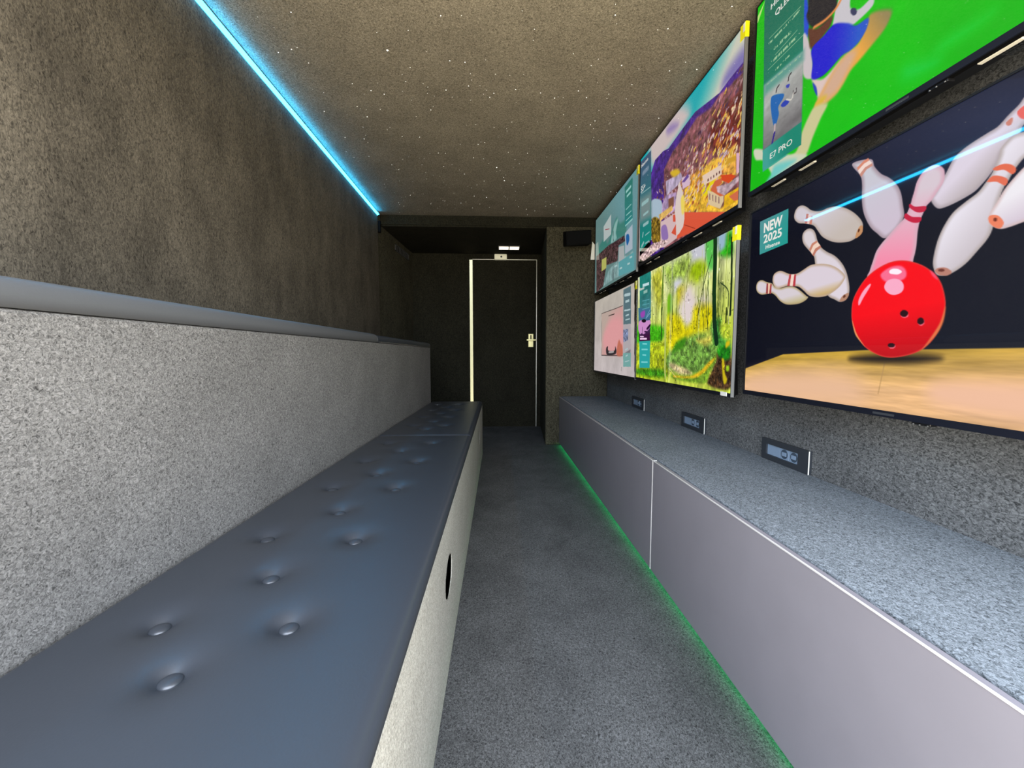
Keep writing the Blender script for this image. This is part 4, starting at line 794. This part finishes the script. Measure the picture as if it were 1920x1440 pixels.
def television(label, key, yf, zt, zb, ns, nt_, s_lim=None, sticker=None, gamma_near=1.0, extra=None, t_lim=0.0):
    W = 1.232 if yf < 2 or yf > 3 else 1.212; H = zt - zb; yn = yf - W
    root = thing('television', label, 'television', (1.10, yf - W / 2, zb - .018), 'wall-mounted televisions')
    # housing
    b = MB().box(XS + .0015, XS + .018, yn, yf, zb - .016, zt)
    b.build('panel_housing', M['blackm'], root)
    b = MB()
    yq0, yq1 = yn + .03, yf - .03
    b.hexa([(XS + .018, yq0, zb - .014), (1.092, yq0 + .02, zb - .010), (1.092, yq1 - .02, zb - .010), (XS + .018, yq1, zb - .014), (XS + .018, yq0, zb + .42), (1.092, yq0 + .06, zb + .34), (1.092, yq1 - .06, zb + .34), (XS + .018, yq1, zb + .42)])
    b.build('back_cover', M['black'], root)
    # frame: thin metal sides and top, deeper chin
    for q, nm in (((yf, yf + .005, zb - .016, zt + .005), 'side_frame'), ((yn - .005, yn, zb - .016, zt + .005), 'side_frame')):
        MB().box(XS - .003, XS + .010, *q).build(nm, M['steel'] if nm == 'side_frame' and q[0] < yf - .5 else M['black'], root)
    MB().box(XS - .003, XS + .020, yn, yf, zt, zt + .005).build('top_frame', M['black'], root)
    MB().box(XS - .003, XS + .0016, yn, yf, zb - .017, zb).build('chin', M['bezel'], root)
    MB().box(XS - .0035, XS - .002, yf - W / 2 - .03, yf - W / 2 + .03, zb - .012, zb - .006).build('badge', M['outplate'], root)
    for a, c in ((.105, .170), (.245, .312), (.775, .850), (.965, 1.035)):
        MB().box(XS + .019, XS + .029, yf - c, yf - a, zb - .0175, zb - .013).build('stand_slot', M['slot'], root)
    b = MB()
    for g0 in (.33, .88) if False else (.36, .80):
        for i in range(16):
            for j in range(4):
                b.box(XS + .032 + j * .009, XS + .037 + j * .009, yf - g0 - i * .006 - .003, yf - g0 - i * .006, zb - .0142, zb - .0125)
    b.build('speaker_grille', M['outplate'], root, kind='stuff')
    sb = MB().box(XS + .003, XS + .022, yf - .730, yf - .685, zb - .024, zb - .016).build('sensor', M['black'], root, bevel=.002)
    for q in (.690, .705, .724):
        MB().box(XS + .002, XS + .006, yf - q - .0025, yf - q, zb - .0235, zb - .021).build('indicator', M['steel'], sb)
    MB().box(1.092, 1.1995, yf - W / 2 - .2, yf - W / 2 + .2, zb + .14, zb + .30).build('wall_mount', M['blackm'], root)
    if sticker:
        MB().box(XS - .0045, XS - .0032, yn - .005, yn + .030, zt - .055, zt + .005).box(XS - .0045, XS + .012, yn - .0062, yn - .005, zt - .055, zt + .005).build('sticker', M['yellow'], root, label='yellow corner sticker')
        MB().box(XS - .0052, XS - .0044, yn - .003, yn + .010, zt - .030, zt + .004).build('tag', M['white'], root, label='small white paper tag')
    # picture: a fine grid whose vertices carry the picture's colours
    sl = s_lim or W - .006
    u = np.linspace(0, 1, ns); s_ = .004 + (sl - .004) * u
    t_ = t_lim + (H - t_lim) * np.linspace(0, 1, nt_)
    S, T = np.meshgrid(s_, t_)
    pt = Paint(S, T); pt.run(ART[key])
    if extra: extra(pt)
    rgb = lin(np.clip(pt.rgb, 0, 255) / 255.0)
    org = parent_world(root)
    co = np.stack([np.full(S.shape, XS - org[0]), yf - S - org[1], zt - T - org[2]], -1).reshape(-1, 3)
    # last column / row: the plain remainder of the panel
    idx = np.arange(ns * nt_).reshape(nt_, ns)
    f = np.stack([idx[:-1, :-1], idx[1:, :-1], idx[1:, 1:], idx[:-1, 1:]], -1).reshape(-1, 4)
    me = bpy.data.meshes.new('screen'); nf = len(f)
    me.vertices.add(len(co)); me.vertices.foreach_set('co', co.ravel())
    me.loops.add(nf * 4); me.loops.foreach_set('vertex_index', f.ravel().astype(np.int32))
    me.polygons.add(nf); me.polygons.foreach_set('loop_start', np.arange(0, nf * 4, 4, dtype=np.int32))
    me.update(calc_edges=True)
    ca_ = me.color_attributes.new('picture', 'FLOAT_COLOR', 'POINT')
    ca_.data.foreach_set('color', np.concatenate([rgb.reshape(-1, 3), np.ones((ns * nt_, 1))], 1).astype(np.float32).ravel())
    me.materials.append(SCRM)
    so = bpy.data.objects.new('screen', me); COL.objects.link(so); so.parent = root
    if sl < W - .02:
        e = rgb[-1, -1]
        q = MB().box(XS - .0005, XS + .001, yf - W + .002, yf - sl, zb, zt).build('screen_margin', M['black'], root)
    return root

def town_extra(pt):
    rr = random.Random(5)
    for i in range(900):
        s = rr.uniform(.17, 1.21); t = rr.uniform(.10, .62)
        top = .36 - .21 * (s - .15)   # hillside settlement below the ridge
        if t < top: continue
        w_ = rr.uniform(.008, .03); h = rr.uniform(.006, .02)
        warm = ss(.45, .95, s * .7 + t * .8 - .1) * rr.random()
        if t < top + .10 and rr.random() < .8: col = rr.choice([(104, 64, 84), (74, 40, 66), (150, 112, 124), (92, 56, 50), (128, 84, 76), (170, 130, 130)])
        elif warm > .30: col = rr.choice([(230, 186, 70), (206, 130, 50), (230, 204, 160), (220, 184, 176), (180, 100, 50), (236, 200, 110)])
        else: col = rr.choice([(206, 180, 190), (198, 160, 160), (140, 84, 80), (204, 168, 120), (160, 124, 150), (120, 70, 60), (216, 190, 180)])
        sk = rr.uniform(.0, .010) * (1 if s > .6 else -1)
        pt.poly([(s, t + sk), (s + w_, t - sk), (s + w_, t + h - sk), (s, t + h + sk)], col, 0, .002)
        if w_ > .016:
            for k in range(3): pt.poly([(s + w_ * (.2 + .25 * k), t + h * .35), (s + w_ * (.3 + .25 * k), t + h * .35), (s + w_ * (.3 + .25 * k), t + h * .7), (s + w_ * (.2 + .25 * k), t + h * .7)], tuple(c * .6 for c in col), 0, .001)
    pt.run(ART['town2'])
def forest_extra(pt):
    rr = random.Random(8)
    bk = pt.rgb.copy()
    for i in range(38):   # slender trunks and twigs
        s = rr.uniform(.17, 1.17); t0 = rr.uniform(-.05, .25); t1 = rr.uniform(.30, .50)
        c = rr.choice([(70, 90, 20), (110, 120, 30), (50, 70, 24), (150, 160, 60), (190, 196, 110)])
        pt.stroke([(s, t0), (s + rr.uniform(-.02, .02), (t0 + t1) / 2), (s + rr.uniform(-.02, .02), t1)], rr.uniform(.002, .005), c, .0015)
    for i in range(900):  # leaves: light and dark dabs
        s = rr.uniform(.17, 1.2); t = rr.uniform(.34, .69) if rr.random() < .75 else rr.uniform(0, .34)
        w_ = rr.uniform(.003, .010); a = rr.uniform(0, 3.1)
        jx, jy = int(min(max((s / pt.S[0, -1]) * (pt.S.shape[1] - 1), 0), pt.S.shape[1] - 1)), int(min(max(t / pt.T[-1, 0] * (pt.S.shape[0] - 1), 0), pt.S.shape[0] - 1))
        base = bk[jy, jx]; k = rr.choice([.45, .6, .75, 1.25, 1.4]); c = tuple(float(q) for q in np.clip(base * k + (10 if k > 1 else 0), 0, 235))
        dx, dy = math.cos(a) * w_, math.sin(a) * w_
        pt.poly([(s - dx, t - dy), (s - dy * .4, t + dx * .4), (s + dx, t + dy), (s + dy * .4, t - dx * .4)], c, 0, .0012)
    pt.run(ART['forest2'])
tg = television('upper right television showing a football player on a bright green pitch', 'green', 1.68, 2.31, 1.618, 420, 420, s_lim=1.10)
text_on(tg, 'E7 PRO', 1.68, 2.31, .119, .596, .234, .616, .0)
text_on(tg, 'QLED', 1.68, 2.31, .112, .093, .197, .117, .01)
text_on(tg, 'HISENSE', 1.68, 2.31, .085, .050, .215, .070, .01)
tb = television('lower right television showing a red bowling ball striking white pins', 'bowl', 1.66, 1.527, .826, 520, 520, s_lim=1.0)
text_on(tb, 'NEW', 1.66, 1.527, .083, .060, .184, .097, .035)
text_on(tb, '2025', 1.66, 1.527, .084, .104, .184, .136, .022)
text_on(tb, 'Hisense', 1.66, 1.527, .098, .146, .176, .160, .012)
tt = television('upper middle television showing a hillside coastal town under a teal sky', 'town', 2.965, 2.312, 1.598, 300, 340, sticker=True, extra=town_extra)
text_on(tt, '55+', 2.965, 2.312, .022, .190, .105, .230, .0)
text_on(tt, 'Hisense', 2.965, 2.312, .020, .040, .145, .062, .0)
tf = television('lower middle television showing a sunlit green forest with tall trunks', 'forest', 2.965, 1.506, .800, 320, 340, sticker=True, extra=forest_extra)
text_on(tf, 'Hisense', 2.965, 1.506, .035, .078, .13, .098, .01)
MB().box(XS - .0045, XS - .003, 2.965 - 1.185, 2.965 - 1.135, .785, .803).build('sticker', M['white'], tf, label='small white sticker on the bottom frame')
te = television('upper far television showing a misty rocky seascape in grey-teal', 'sea', 4.235, 2.29, 1.572, 150, 220, sticker=True)
tr = television('lower far television showing a pale room with a pink picture panel', 'room', 4.215, 1.485, .795, 150, 220, sticker=True)
